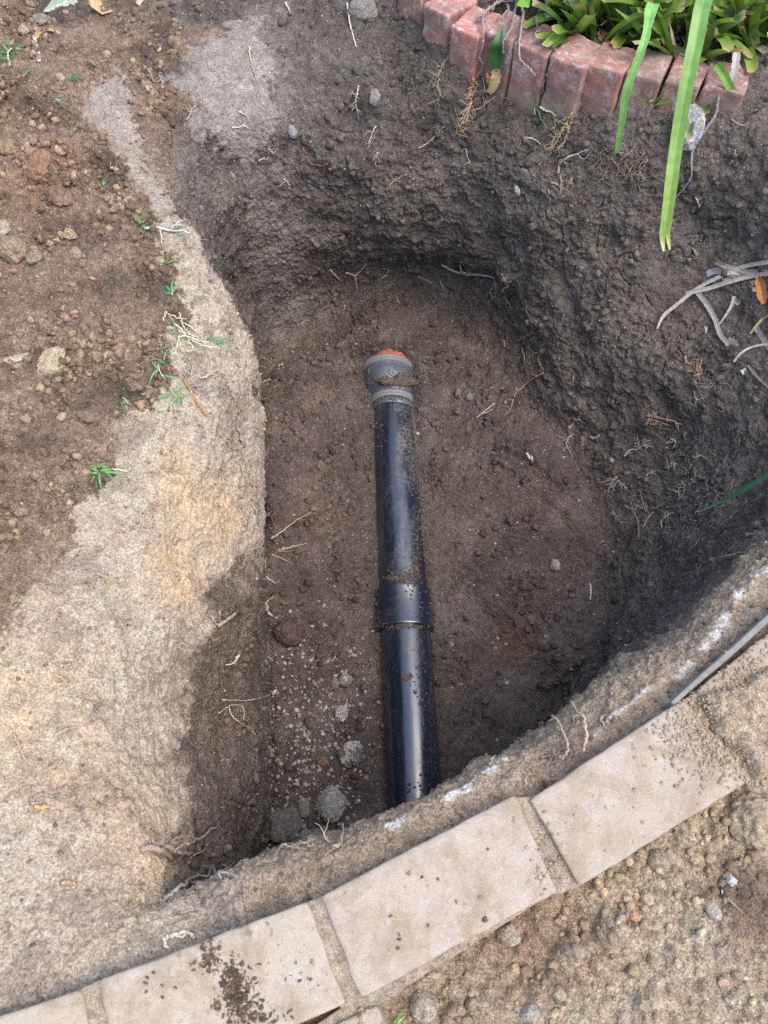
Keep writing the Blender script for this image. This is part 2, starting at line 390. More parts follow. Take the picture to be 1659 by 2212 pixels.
rowpar = np.concatenate([np.linspace(i, i+1, n, endpoint=False) for i, n in enumerate(rowsn)]+[[len(rowsn)]])
colpar = np.concatenate([np.linspace(i, i+1, n, endpoint=False) for i, n in enumerate(cols)])
RP = np.broadcast_to(rowpar[None, :], (nc, nr)).ravel(); CP = np.broadcast_to(colpar[:, None], (nc, nr)).ravel()
def normals(G):
    du = np.roll(G, -1, 0)-np.roll(G, 1, 0); dv = np.gradient(G, axis=1)
    n = np.cross(dv, du); n /= np.linalg.norm(n, axis=2)[:, :, None]+1e-12
    if n[:, -20, 2].mean() < 0: n = -n
    return n
Nn = normals(G); Nn[:, 0] = (0, 0, 1)
P = G.reshape(-1, 3).copy(); NV = Nn.reshape(-1, 3)
near_c = (sstep(CP, nF-.3, nF+.2))*(1-sstep(CP, nF+nN-.8, nF+nN-.2))        # 1 along the paver side
# zones ------------------------------------------------
tan_poly = [at(*p) for p in [(262,128,0),(240,150,0),(185,195,0),(163,238,0),(215,290,0),(262,350,0),(300,410,0),(322,470,0),(345,515,0),(360,580,0),(385,640,0),(375,700,0),(345,790,0),(300,850,0),
   (255,900,0),(228,985,0),(165,1070,0),(140,1110,0),(118,1165,0),(70,1240,0),(20,1310,0),(-60,1390,0),(-400,1560,0),(-500,2300,0),(420,2250,0),(560,1990,-.05),(620,1800,-.1),(600,1500,-.3),(620,1100,-.3),(600,900,-.2),
   (565,760,-.12),(490,640,-.08),(440,545,-.03),(392,470,-.0),(352,400,0),(325,350,0),(300,280,0),(285,200,0)]]
sh_poly = [at(*p) for p in [(415,90,-.03),(500,40,-.03),(575,30,-.03),(590,200,-.06),(560,270,-.08),(480,300,-.1),(410,260,-.05),(390,170,-.03)]]
wob = fbm(P[:, :3]*np.array((1, 1, .3)), 14, 5, .6, 3)
wobf = fbm(P, 60, 3, .6, 5)
ew = .026*wob+.016*wobf+.006*fbm(P, 170, 2, .6, 6)
tan = sstep(poly_sd(P, tan_poly)+ew, -.001, .0035)
yk = sstep(P[:, 1]+.05*wob, .42, .60)
tan *= sstep(P[:, 2]+.05*wob+.02*wobf, -.235-.18*yk, -.165-.12*yk)
tan *= ((CP > nF+nN-1.5)).astype(float)
sh = sstep(poly_sd(P, sh_poly)+ew*1.3, -.002, .012)
sh = np.maximum(sh, .55*sstep(poly_sd(P, sh_poly)+2*ew, -.11, .0)*(P[:, 0] > at(500, 100)[0]))
loose = (1-tan)*(1-sh)*sstep(RP, 6.4, 7.0)*(CP > nF+nN-.5)
loose *= 1-sstep(CP+.8*wob, nF+nN+nL-1.9, nF+nN+nL-1.2)
nearz = near_c*sstep(RP, 5.6, 6.0)*(1-tan)
floor_ = 1-sstep(RP+.35*wob, 2.75, 3.55)
wall = np.clip(1-floor_-loose-tan-nearz-sh, 0, 1)
# relief ------------------------------------------------
big = fbm(P, 4.5, 3, .5, 11); midn = fbm(P, 16, 4, .55, 21); rid = fbm(P*np.array((1, 1, 1.7)), 26, 4, .6, 31, True)
fine = fbm(P, 110, 3, .6, 41); lu1 = lumps(P, 60, 1, .55); lu2 = lumps(P, 130, 2, .7); lu3 = lumps(P, 26, 3, .35)
xf = fbm(P, 7, 2, .5, 51)
rough_ = sstep(fbm(P, 6.5, 3, .6, 57), -.30, .18)
crk = np.exp(-(np.abs(fbm(P, 8, 3, .6, 56))/.03)**2)*sstep(wob, 0, .3)
tool = fbm(P*np.array((1, 1, .16)), 38, 3, .55, 58)*(1-rough_)
D = wall*(.0042*tool-.008*crk+.020*big+.011*midn+.0016*rid+.0020*fine+.0040*lu2*(.2+.8*rough_)+.0038*lu1*rough_*sstep(xf, -.3, .2)+.009*lu3*rough_*sstep(xf, .1, .4))
D += floor_*(.010*big+.009*midn+.0022*fine+.012*lu1*sstep(xf, -.05, .3)*rough_+.005*lu2*(.4+.6*rough_)+.020*lu3*sstep(xf+.3*wob, .15, .4))
D += loose*(.012*big+.008*midn+.0020*fine+.016*lu1*sstep(xf, -.4, .2)+.007*lu2+.040*lu3*sstep(xf+.3*wob, -.2, .2))
cr_ = np.abs(fbm(P, 11, 3, .55, 55)); crack = np.exp(-(cr_/.03)**2)
D += tan*(.009*big+.0055*midn+.0010*rid+.0014*fine+.0042*lu2+.0055*lu1*sstep(xf+.4*wob, .0, .25)-.0045*crack*sstep(wob, -.1, .2)-.010*lumps(P, 30, 9, .10)-.006*lumps(P, 70, 10, .12))
D += sh*(.008*big+.006*midn+.0015*fine+.003*lu2)
D += nearz*(.006*midn+.0018*rid+.0012*fine+.004*lu2)
# holes and gouges seen in the walls
def gouge(px, py, z, rx, depth):
    c = at(px, py, z); return -depth*np.exp(-((P-c)**2).sum(1)/(2*rx*rx))
for g in [(850,590,-.58,.05,.03),(960,600,-.58,.05,.035),(740,600,-.6,.05,.025),(1060,620,-.55,.05,.025),(1425,875,-.45,.022,.035),(1460,910,-.43,.018,.03),(1300,520,-.27,.02,.02),
          (770,260,-.15,.03,.03),(1120,620,-.45,.02,.02),(1270,640,-.38,.02,.015),(400,1180,-.10,.022,.03),(460,1200,-.14,.02,.025),(390,1900,-.15,.02,.03),(490,360,-.15,.03,.02),
          (1500,390,-.2,.05,.03),(560,870,-.24,.012,.02),(430,1895,-.2,.02,.02)]:
    D += gouge(*g)
for g in [(800,225,-.12,.03,-.03),(700,520,-.4,.03,-.02),(1170,490,-.3,.04,-.02),(600,420,-.3,.03,-.015),(1300,700,-.42,.04,-.02),(930,470,-.33,.035,-.018),
          (470,1120,-.15,.03,-.012),(330,960,-.02,.04,-.01),(1090,600,-.47,.03,-.02)]:
    D += gouge(*g)
# spade marks, heel prints and low ridges on the floor
def ridge(pts, z, wd, h):
    d = line_d(P, [at(*p, z) for p in pts]); return h*np.exp(-(d/wd)**2)*floor_
for r_ in [([(1070,1005),(1130,1040),(1180,1090),(1215,1120)],-.74,.013,.012),([(1090,990),(1150,1025),(1200,1075)],-.74,.010,-.014),
           ([(960,1330),(955,1270),(1020,1220),(1100,1190)],-.74,.010,-.010),([(950,1340),(940,1270),(1000,1200)],-.74,.014,.008),
           ([(590,900),(600,1100),(585,1300)],-.74,.03,.02),([(1180,1480),(1250,1420),(1330,1370)],-.74,.012,.014),([(600,810),(700,770),(800,740)],-.72,.02,.012),
           ([(720,1150),(700,1250),(690,1350)],-.74,.05,-.012),([(1080,1120),(1090,1180)],-.74,.05,-.014),([(980,740),(1080,760),(1120,840)],-.7,.02,.012)]:
    D += ridge(*r_)
# white mortar ridge on the near slope
wl = [[(1720,1165),(1659,1229),(1591,1297),(1540,1378),(1500,1425),(1465,1461)],[(1465,1466),(1391,1500),(1340,1540),(1304,1568),(1278,1597)],[(1138,1640),(1090,1648),(1055,1672),(1010,1710),(965,1735)],[(915,1752),(875,1775),(838,1790)]]
wd_ = np.full(len(P), 1e9)
for k, l in enumerate(wl): wd_ = np.minimum(wd_, line_d(P, [at(*p, -.05) for p in l])*(.7 if k == 0 else 1))
whw = np.exp(-((wd_+.004*wob)/.0034)**2)*nearz
D += .005*np.exp(-(wd_/.008)**2)*nearz
# the pipe lies half sunk: keep the soil at its sides level
def axis_x(y): return .0656+(y-.217)*(.0255-.0656)/(1.173-.217)
pd = np.abs(P[:, 0]-axis_x(P[:, 1]))
flat = floor_*(1-sstep(pd, .06, .13))*(P[:, 1] < 1.36)
D *= (1-.6*flat)
xr = P[:, 0]-axis_x(P[:, 1])
D += floor_*np.exp(-(xr/.13)**2)*(.062*sstep(P[:, 1]+.012*wob, 1.334, 1.372)+.004)
D += floor_*.030*np.exp(-((xr-.085)/.03)**2)*sstep(P[:, 1], 1.0, 1.2)*(1-sstep(P[:, 1], 1.36, 1.4))
D += floor_*.022*np.exp(-((xr-.075)/.022)**2)*np.exp(-((P[:, 1]-.72)/.08)**2)
D *= 1-sstep(RP, 9.2, 10)
P = P+NV*D[:, None]
# colour of the earth by zone and patch --------------------------------
c_wall = np.array((.122, .103, .086)); c_floor = np.array((.096, .076, .064)); c_loose = np.array((.190, .137, .098))
c_tan = np.array((.325, .275, .210)); c_grey = np.array((.215, .19, .165)); c_near = np.array((.255, .20, .145)); c_och = np.array((.40, .285, .165))
v1 = fbm(P, 9, 4, .55, 61); v2 = fbm(P, 45, 3, .6, 71)
col = wall[:, None]*c_wall+floor_[:, None]*c_floor+loose[:, None]*c_loose+tan[:, None]*c_tan+sh[:, None]*c_grey+nearz[:, None]*c_near
# grey upper tip of the bank, dark earth smeared over the light crust
up = (tan*sstep(P[:, 1], .95, 1.25))[:, None]; up = up*.7; col = col*(1-up)+up*c_grey*1.05
sm = (tan*sstep(v1+.5*v2, .16, .34)*.75)[:, None]; col = col*(1-sm)+sm*np.array((.165, .135, .11))
bl = lambda px, py, z, r: np.exp(-((P-at(px, py, z))**2).sum(1)/(2*r*r))
for px, py, z, r, k in [(460,1110,-.17,.045,.8),(400,1080,-.1,.03,.7),(380,1215,-.12,.035,.7),(400,1270,-.15,.03,.6),(30,1480,-.02,.06,.35),(60,1620,-.03,.06,.2),(250,1700,-.06,.06,.25),(330,1850,-.1,.05,.35),(120,1270,0,.03,.35),(370,1000,-.06,.025,.5)]:
    a = (bl(px, py, z, r)*k*tan*(1+.6*v2))[:, None]; a = np.clip(a, 0, 1); col = col*(1-a)+a*c_och
for px, py, z, r, k, cc in [(1050,740,-.67,.06,.6,(.17,.125,.09)),(1150,800,-.62,.04,.5,(.16,.115,.08)),(1110,1390,-.74,.03,.6,(.18,.095,.055)),(1160,1100,-.72,.06,.4,(.12,.085,.068)),(690,1100,-.73,.08,.3,(.12,.09,.07)),
        (610,300,-.13,.012,.8,(.25,.15,.09)),(90,400,0,.06,.7,(.27,.16,.10)),(30,330,0,.06,.4,(.24,.15,.10)),(130,420,0,.018,.9,(.04,.035,.035)),(560,1000,-.3,.05,.3,(.14,.11,.09)),
        (1320,480,-.2,.05,.55,(.17,.15,.135)),(1500,1150,-.5,.12,.3,(.13,.10,.085)),(720,130,-.07,.05,.5,(.2,.18,.165)),(1100,180,-.07,.05,.3,(.16,.12,.1)),(1440,870,-.43,.018,.7,(.035,.03,.032))]:  # two near-black spots: loose soil at left, gouged hollow at right
    a = np.clip(bl(px, py, z, r)*k*(1+.8*v2), 0, 1)[:, None]; col = col*(1-a)+a*np.array(cc)
shw = (wall*sstep(RP, 5.6, 6.8)*(CP > nF+nN+8)).clip(0, 1)[:, None]*.45; col = col*(1-shw)+shw*c_grey*.8
lt = (loose*sstep(v1+.3*v2, .05, .5)*.6)[:, None]; col = col*(1-lt)+lt*np.array((.21, .155, .115))
lt = (loose*sstep(-v1, .1, .6)*.6)[:, None]; col = col*(1-lt)+lt*np.array((.105, .078, .060))
lt = (floor_*sstep(v1, .0, .5)*.4)[:, None]; col = col*(1-lt)+lt*np.array((.115, .095, .083))
lt = (wall*(CP > nF+nN-.5)*sstep(CP, 0, 1)*(CP < nF+nN+6)*sstep(RP, 3.2, 5.))[:, None]*.6; col = col*(1-lt)+lt*np.array((.155, .118, .088))
wt = whw*sstep(v2+.6*wobf, -.34, .10)
col = col*(1-wt[:, None])+wt[:, None]*np.array((.43, .415, .38))
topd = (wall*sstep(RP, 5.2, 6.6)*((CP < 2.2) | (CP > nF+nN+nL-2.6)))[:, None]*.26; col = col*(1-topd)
col *= (1+.28*v1*(1-.5*tan)+.22*v2)[:, None]
col = np.clip(col, .01, .9)
col[RP > 9] = col[RP > 9]*.5+np.array((.14, .11, .08))*.5
bw = 1-.66*tan-.45*nearz-.3*sh-.25*floor_; col = np.hstack([col, bw[:, None]])
ii = np.arange(nc)[:, None]*nr; jj = np.arange(nr-1)[None, :]
a = ii+jj; b = np.roll(ii, -1, 0)+jj
F = np.stack([a, a+1, b+1, b], 2).reshape(-1, 4)
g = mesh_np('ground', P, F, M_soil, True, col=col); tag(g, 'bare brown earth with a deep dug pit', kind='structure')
# check facing
PG = P.reshape(nc, nr, 3)
# coarse copy for finding the surface
cs, rs = 4, 3
Pc = PG[::cs, ::rs]; a_, b_ = Pc.shape[:2]
Fc = [(i*b_+j, i*b_+j+1, ((i+1) % a_)*b_+j+1, ((i+1) % a_)*b_+j) for i in range(a_) for j in range(b_-1)]
solidsV = [Pc.reshape(-1, 3)]; solidsF = list(Fc); nsol = len(solidsV[0])
def solid_add(o):
    global nsol
    V = np.array([o.matrix_world @ v.co if o.parent is None else Vector(o.parent.location)+v.co for v in o.data.vertices]); V = V.reshape(-1, 3)
    solidsV.append(V); solidsF.extend([tuple(i+nsol for i in p.vertices) for p in o.data.polygons]); nsol += len(V)

# ------------------------------------------------------------------ trodden soil beside the pavers (bottom right)
gx, gy = np.meshgrid(np.linspace(-.14, 1.15, 620), np.linspace(-.42, .75, 560), indexing='ij')
pav_line = [at(*p) for p in [(300,2420),(560,2290),(840,2150),(1200,1930),(1254,1915),(1440,1800),(1624,1690),(1700,1640),(1950,1440),(2600,900)]]
def side(x, y):           # signed distance below the paver line (positive on the soil side)
    q = np.stack([x, y], 1); pl = list(pav_line)+[np.array((3, -3, 0)), np.array((-3, -3, 0))]
    return poly_sd(q, pl)
sdv = side(gx.ravel(), gy.ravel())
PB = np.stack([gx.ravel(), gy.ravel(), np.zeros(gx.size)], 1)
bn = fbm(PB, 6, 3, .5, 81); mn = fbm(PB, 22, 4, .6, 82); xf2 = fbm(PB, 9, 2, .5, 83)
l1 = lumps(PB, 34, 4, .5); l2 = lumps(PB, 75, 5, .65); l3 = lumps(PB, 150, 6, .7)
hz = -.036+.008*bn+.006*mn+.022*l1*sstep(xf2, -.25, .2)+.010*l2+.004*l3
over = .048*np.exp(-((PB-at(1600,1560,0))**2).sum(1)/(2*.045**2))+.042*np.exp(-((PB-at(1720,1500,0))**2).sum(1)/(2*.06**2))
hz += over*sstep(sdv, -.2, -.02)
hz = np.where(sdv < -.012, np.minimum(hz-.03, -.045), hz)
edge = np.minimum.reduce([PB[:, 0]+.14, 1.15-PB[:, 0], PB[:, 1]+.42, .75-PB[:, 1]]); hz = np.where(edge < .04, hz-.08*(1-edge/.04), hz)
poly2 = [at(*p) for p in [(1500,1500),(1525,1550),(1528,1600),(1562,1618),(1590,1640),(1640,1700),(1960,1480),(1960,1200),(1780,1300),(1690,1420),(1620,1440),(1590,1455),(1545,1462)]]
sd2 = poly_sd(PB, poly2)+.008*mn+.006*bn; hz2 = -.012+.0215*sstep(sd2, 0, .022)+.007*l2*sstep(sd2, 0, .02)+.003*l3+.003*mn
hz = np.where(sd2 > -.006, np.maximum(hz, hz2), hz)
PB[:, 2] = hz
vb1 = fbm(PB, 8, 3, .55, 91); vb2 = fbm(PB, 50, 3, .6, 92)
cb = np.tile(np.array((.32, .255, .175)), (len(PB), 1)); t_ = sstep(vb1, 0, .5)[:, None]*.6; cb = cb*(1-t_)+t_*np.array((.265, .185, .12))
t_ = sstep(-vb1, 0, .5)[:, None]*.5; cb = cb*(1-t_)+t_*np.array((.35, .295, .22)); cb *= (1+.25*vb2)[:, None]
for px, py, r, cc, k in [(1640,1940,.03,(.10,.065,.055),.9),(1100,2040,.05,(.20,.13,.085),.6),(1640,1500,.10,(.36,.28,.19),.8)]:
    a = np.clip(np.exp(-((PB[:, :2]-at(px, py)[:2])**2).sum(1)/(2*r*r))*k, 0, 1)[:, None]; cb = cb*(1-a)+a*np.array(cc)
na, nb = gx.shape; i_ = np.arange(na-1)[:, None]*nb; j_ = np.arange(nb-1)[None, :]; a = i_+j_
FB = np.stack([a, a+nb, a+nb+1, a+1], 2).reshape(-1, 4)
keep = (sdv[FB].max(1) > -.02) | (sd2[FB].max(1) > -.003)
FB = FB[keep]
pth = mesh_np('dirt_path', PB, FB, M_soil, True, col=np.clip(cb, .01, .9)); tag(pth, 'lumpy pale brown soil beside the pavers', kind='structure')
sub = PB.reshape(na, nb, 3)[::4, ::4]; a_, b_ = sub.shape[:2]; sv = side(sub[:, :, 0].ravel(), sub[:, :, 1].ravel())
ff = [(i*b_+j, (i+1)*b_+j, (i+1)*b_+j+1, i*b_+j+1) for i in range(a_-1) for j in range(b_-1) if sv[i*b_+j] > -.01 or sd2.reshape(na, nb)[::4, ::4][i, j] > 0]
solidsV.append(sub.reshape(-1, 3)); solidsF += [tuple(q+nsol for q in f) for f in ff]; nsol += a_*b_

# ------------------------------------------------------------------ blocks: bricks and pavers
def block(cor, depth_z, nseg=(16, 12, 5), rad=.006, chip=.003, seed=0, top_bow=0):
    """hexahedron from four top corners (ccw), thickness depth_z, rounded and chipped edges"""
    bm = bmesh.new(); cor = [Vector(c) for c in cor]
    nx, ny, nz = nseg
    bmesh.ops.create_cube(bm, size=1)
    bmesh.ops.subdivide_edges(bm, edges=bm.edges[:], cuts=18, use_grid_fill=True)
    V = np.array([v.co[:] for v in bm.verts])+.5      # 0..1
    c = np.array([list(q) for q in cor])
    x, y, z = V[:, 0:1], V[:, 1:2], V[:, 2:3]
    Lx = np.linalg.norm(c[1]-c[0]); Ly = np.linalg.norm(c[3]-c[0]); Lz = depth_z
    # pull the samples toward the edges so that the rounding is resolved
    def pull(t, L): s = t*2-1; return (np.sign(s)*(1-(1-np.abs(s))**1.35)+1)/2
    x, y, z = pull(x, Lx), pull(y, Ly), pull(z, Lz)
    # rounding: clamp to an inner box then push out by the radius
    q = np.hstack([x*Lx, y*Ly, z*Lz]); lim = np.array((Lx, Ly, Lz)); inner = np.clip(q, rad, lim-rad)
    dv = q-inner; ln_ = np.linalg.norm(dv, axis=1)[:, None]; q = np.where(ln_ > 1e-9, inner+dv/np.maximum(ln_, 1e-9)*np.minimum(rad, ln_*10), q)
    x, y, z = q[:, 0:1]/Lx, q[:, 1:2]/Ly, q[:, 2:3]/Lz
    top = c[0]*(1-x)*(1-y)+c[1]*x*(1-y)+c[2]*x*y+c[3]*(1-x)*y
    W_ = top+np.array((0, 0, 1))*(z-1)*depth_z
    cen = W_.mean(0); dirn = W_-cen; dirn /= np.linalg.norm(dirn, axis=1)[:, None]
    dd = chip*(.55*fbm(W_, 34, 4, .6, seed)+.45*np.minimum(0, fbm(W_, 12, 2, .5, seed+9)*2))
    W_ = W_+dirn*dd[:, None]
    for v, p_ in zip(bm.verts, W_): v.co = p_
    return bm
def obj_bm(name, bm, mat, col=(1, 1, 1)):
    bmesh.ops.recalc_face_normals(bm, faces=bm.faces[:])
    me = bpy.data.meshes.new(name); bm.to_mesh(me); bm.free(); me.materials.append(mat)
    me.polygons.foreach_set('use_smooth', np.full(len(me.polygons), True))
    a = me.color_attributes.new('col', 'FLOAT_COLOR', 'POINT'); c4 = np.ones((len(me.vertices), 4), np.float32); c4[:, :3] = col; a.data.foreach_set('color', c4.ravel())
    o = bpy.data.objects.new(name, me); sc.collection.objects.link(o); return o
BR = [((858,-34),(911,-6),'reddish brick at the far end of the edging, cut by the picture top',(0.286,0.158,0.120)),
 ((914,6),(967,38),'pink worn brick, second in the edging from its far end',(0.403,0.198,0.156)),
 ((974,56),(1032,80),'chipped salmon pink brick with greenish lichen at its foot',(0.445,0.180,0.136)),
 ((1040,60),(1104,92),'brick behind the hanging green leaf, its buried end showing red below in the pit wall',(0.307,0.167,0.132)),
 ((1110,90),(1180,120),'wide dusty red brick with a thin bare stem lying over its middle',(0.371,0.189,0.148)),
 ((1187,118),(1262,150),'brick with a grey earthy top, standing just right of the stem covered bricks',(0.360,0.198,0.160)),
 ((1270,136),(1345,162),'red brick with white lime bloom on its left side, left of the thin hanging leaf',(0.382,0.180,0.140)),
 ((1353,155),(1427,176),'brick with spidery white marks, between the two long hanging leaves',(0.339,0.198,0.160)),
 ((1437,168),(1510,190),'brown red brick crossed by the widest hanging leaf',(0.339,0.171,0.132)),
 ((1521,184),(1612,203),'dull brown red brick at the right end of the edging under the cut leaves',(0.307,0.162,0.124)),
 ((1650,272),(1725,292),'lone brick low at the right edge of the picture, half out of view',(0.276,0.117,0.088))]
for k, (l, r, lab, cc) in enumerate(BR):
    zt = .02 if k < 10 else -.045
    A = at(*l, zt); B = at(*r, zt); t_ = B-A; n_ = np.array((-t_[1], t_[0], 0)); n_ /= np.linalg.norm(n_)
    if n_[1] < 0: n_ = -n_
    hgt = .21 if k == 3 else .17
    A = A-t_*.005; B = B+t_*.005
    B2 = B+n_*.095; A2 = A+n_*.095
    jz = random.uniform(-.004, .004)
    bm = block([A+(0, 0, jz), B+(0, 0, -jz), B2+(0, 0, jz), A2], hgt, rad=.005, chip=.006, seed=100+7*k)
    o = obj_bm('edging_brick', bm, M_brick, cc); tag(o, lab, 'brick', 'bricks edging the planting bed'); solid_add(o)

PV = [([(178,2136),(193,2222),(-300,2420),(-320,2300)],'paver cut off by the bottom left corner of the picture'),
 ([(664,1947),(748,2168),(268,2378),(212,2117)],'mud stained paver in the near course, left of the middle joint'),
 ([(1113,1716),(1205,1927),(780,2158),(692,1936)],'clean pale pinkish paver in the middle of the near course'),
 ([(1478,1508),(1624,1684),(1254,1914),(1143,1727)],'paver with earth crumbs spilled over its far right end'),
 ([(1795,1262),(1935,1408),(1650,1645),(1504,1490)],'paver at the right edge, nearly buried under pale earth'),
 ([(815,2172),(868,2290),(620,2400),(560,2290)],'second row paver, only its corner showing at the bottom edge')]
for k, (c, lab) in enumerate(PV):
    cor = [at(*p, (.0, .002, .0, .003, -.004, -.006)[k]) for p in c]
    bm = block(cor, .034, rad=.0035, chip=.0034, seed=300+11*k)
    o = obj_bm('paver', bm, M_paver, [(.375,.325,.255),(.375,.325,.255),(.375,.32,.26),(.365,.312,.25),(.35,.285,.235),(.35,.30,.245)][k]); tag(o, lab, 'paver', 'pavers in the course along the pit'); solid_add(o)
# sandy mortar in the joints and under the pavers
def mortar(pts, zt, seed, lab):
    cor = [at(*p, zt) for p in pts]; bm = block(cor, .03, rad=.002, chip=.003, seed=seed)
    o = obj_bm('mortar_joint', bm, M_crumb, (.31, .255, .19)); tag(o, lab, 'mortar', 'sandy mortar between the pavers'); solid_add(o)
mortar([(1147,1722),(1262,1912),(1195,1935),(1108,1722)], -.005, 1, 'sandy joint between the clean middle paver and the crumb strewn paver')
mortar([(700,1933),(785,2160),(735,2180),(658,1950)], -.004, 2, 'sandy joint between the mud stained paver and the clean middle paver')
mortar([(222,2112),(280,2300),(180,2300),(170,2140)], -.004, 3, 'sandy joint nearest the bottom left corner')
mortar([(1200,1925),(822,2168),(560,2300),(760,2160)], -.012, 4, 'thin strip of mortar along the lower edge of the middle paver')
mortar([(1512,1490),(1655,1652),(1618,1690),(1470,1512)], -.008, 5, 'joint nearest the right edge, mostly hidden under earth')

# grey edging board on the right
mb = MB()
A = at(1452,1520,.004); B = at(1700,1300,.004); B = A+(B-A)*2.2
e = B-A; L_ = np.linalg.norm(e); e /= L_; n_ = np.array((-e[1], e[0], 0)); 
n = 60; V = []; F_ = []
for i in range(n+1):
    p = A+e*L_*i/n+n_*.0004*math.sin(i*.35); th = .0030+.0012*min(1, i/12)
    for (s, z) in ((-1, -.05), (-1, .0), (-.7, .002), (.7, .002), (1, 0), (1, -.05)): V.append(p+n_*th*s+np.array((0, 0, z+.0008*math.sin(i*1.3))))
for i in range(n):
    for k in range(5): F_.append((i*6+k, i*6+k+1, (i+1)*6+k+1, (i+1)*6+k))
F_.append((0, 1, 2, 3, 4, 5)); F_.append(tuple(n*6+k for k in (5, 4, 3, 2, 1, 0)))
mb.add(V, F_, (.20, .195, .18)); o = mb.build('edging_board', M_wood, False); tag(o, 'thin grey weathered edging board standing on edge beside the right hand pavers', 'edging board'); solid_add(o)

# ------------------------------------------------------------------ drain pipe
AZ = -.755
def ax(y, dz=0, dx=0): return np.array((axis_x(y)+dx, y, AZ+dz))
pipe = empty('drain_pipe', ax(.6), 'black plastic drain pipe lying half sunk along the pit floor', 'pipe')
def lathe(name, prof, mat, seg=72, sq=0, lean=0):
    """prof: list of (y, radius, dz)"""
    V = []; 
    for y, r, dz in prof:
        c = ax(y, dz, lean*(y-prof[0][0]))
        for k in range(seg):
            th = 2*math.pi*k/seg; V.append(c+np.array((r*math.cos(th), 0, r*math.sin(th))))
    F_ = [(i*seg+k, i*seg+(k+1) % seg, (i+1)*seg+(k+1) % seg, (i+1)*seg+k) for i in range(len(prof)-1) for k in range(seg)]
    mbb = MB(); mbb.add(V, F_, (1, 1, 1)); o = mbb.build(name, mat); o.data.set_sharp_from_angle(angle=math.radians(38))
    o.data.transform(__import__('mathutils').Matrix.Translation(-Vector(ax(.6))))
    o.parent = pipe; return o
r0 = .0570
def ys(a, b, n): return [a+(b-a)*i/n for i in range(n+1)]
solid_add(lathe('lower_barrel', [(-.10, r0, 0)]+[(y, r0*1.035, 0) for y in ys(-.1, .575, 20)]+[(.575, r0*.9, 0)], M_pipe2))
solid_add(lathe('upper_barrel', [(.66, r0*.9, 0)]+[(y, r0, 0) for y in ys(.66, 1.20, 20)], M_pipe))
solid_add(lathe('coupling', [(.566, r0*1.0, 0), (.566, .0678, 0), (.5672, .0686, 0), (.571, .0688, 0), (.575, .0682, 0), (.62, .0680, 0), (.655, .0680, 0), (.657, .0686, 0), (.662, .0686, 0), (.6640, .0678, 0), (.6645, .056, 0)], M_black))
# ribbed rubber connector with two clamps, then the old clay pipe
solid_add(lathe('rubber_connector', [(1.1800, .0575, 0), (1.1800, .0610, 0), (1.1834, .0630, 0), (1.1936, .0630, 0), (1.1953, .0605, 0), (1.2004, .0600, 0), (1.2021, .0635, 0), (1.2157, .0635, 0), (1.2191, .060, .001), (1.2276, .060, .001),
   (1.2395, .066, .002), (1.2497, .071, .003), (1.2736, .0735, .004), (1.2863, .0735, .005), (1.2923, .0715, .006), (1.2974, .0715, .006), (1.2991, .0735, .006), (1.3127, .0735, .006), (1.3152, .0705, .006), (1.3186, .0705, .006), (1.3203, .072, .006), (1.3263, .072, .006), (1.3280, .062, .007)], M_rubber, lean=-.07))
M_band = pipe_mat('dull_clamp_steel', (.20, .21, .22), .38, .45, 1.0, (.17, .15, .13), .5)
for y0, rr_, lab_ in ((1.198, .0635, 'near clamp band of the rubber connector'), (1.303, .0755, 'far clamp band of the rubber connector')):
    pf = []
    for q_, dr in ((0, -.003), (0, .0), (.0012, .0018), (.0035, .0018), (.0045, .0), (.0085, -.0004), (.0095, .0022), (.0125, .0022), (.0140, .0), (.0175, -.0004), (.0185, .0016), (.0205, .0), (.0205, -.004)): pf.append((y0+q_, rr_+dr, .002 if y0 < 1.25 else .005))
    o = lathe('clamp_band', pf, M_band); o.location.x -= .07*(y0-1.18)
    o['label'] = lab_
lathe('clay_pipe_end', [(1.327, .040, .004), (1.327, .0640, .004), (1.42, .0620, -.006), (1.5, .058, -.02)], M_clay)
solid_add(bpy.data.objects['clay_pipe_end'])
BV = None
def rebuild():
    global BV
    BV = BVHTree.FromPolygons([Vector(v) for v in np.vstack(solidsV)], solidsF)
rebuild()
CAMP = Vector((0, 0, CAMZ))
def hit(px, py, lift=.002):
    x, y, d = ray(px, py); D_ = Vector((x, y, -d)).normalized()
    loc, nrm, _, _ = BV.ray_cast(CAMP, D_)
    if loc is None: loc = Vector(at(px, py, -.1)); nrm = Vector((0, 0, 1))
    if nrm.dot(D_) > 0: nrm = -nrm
    return np.array(loc+nrm*lift), np.array(nrm)

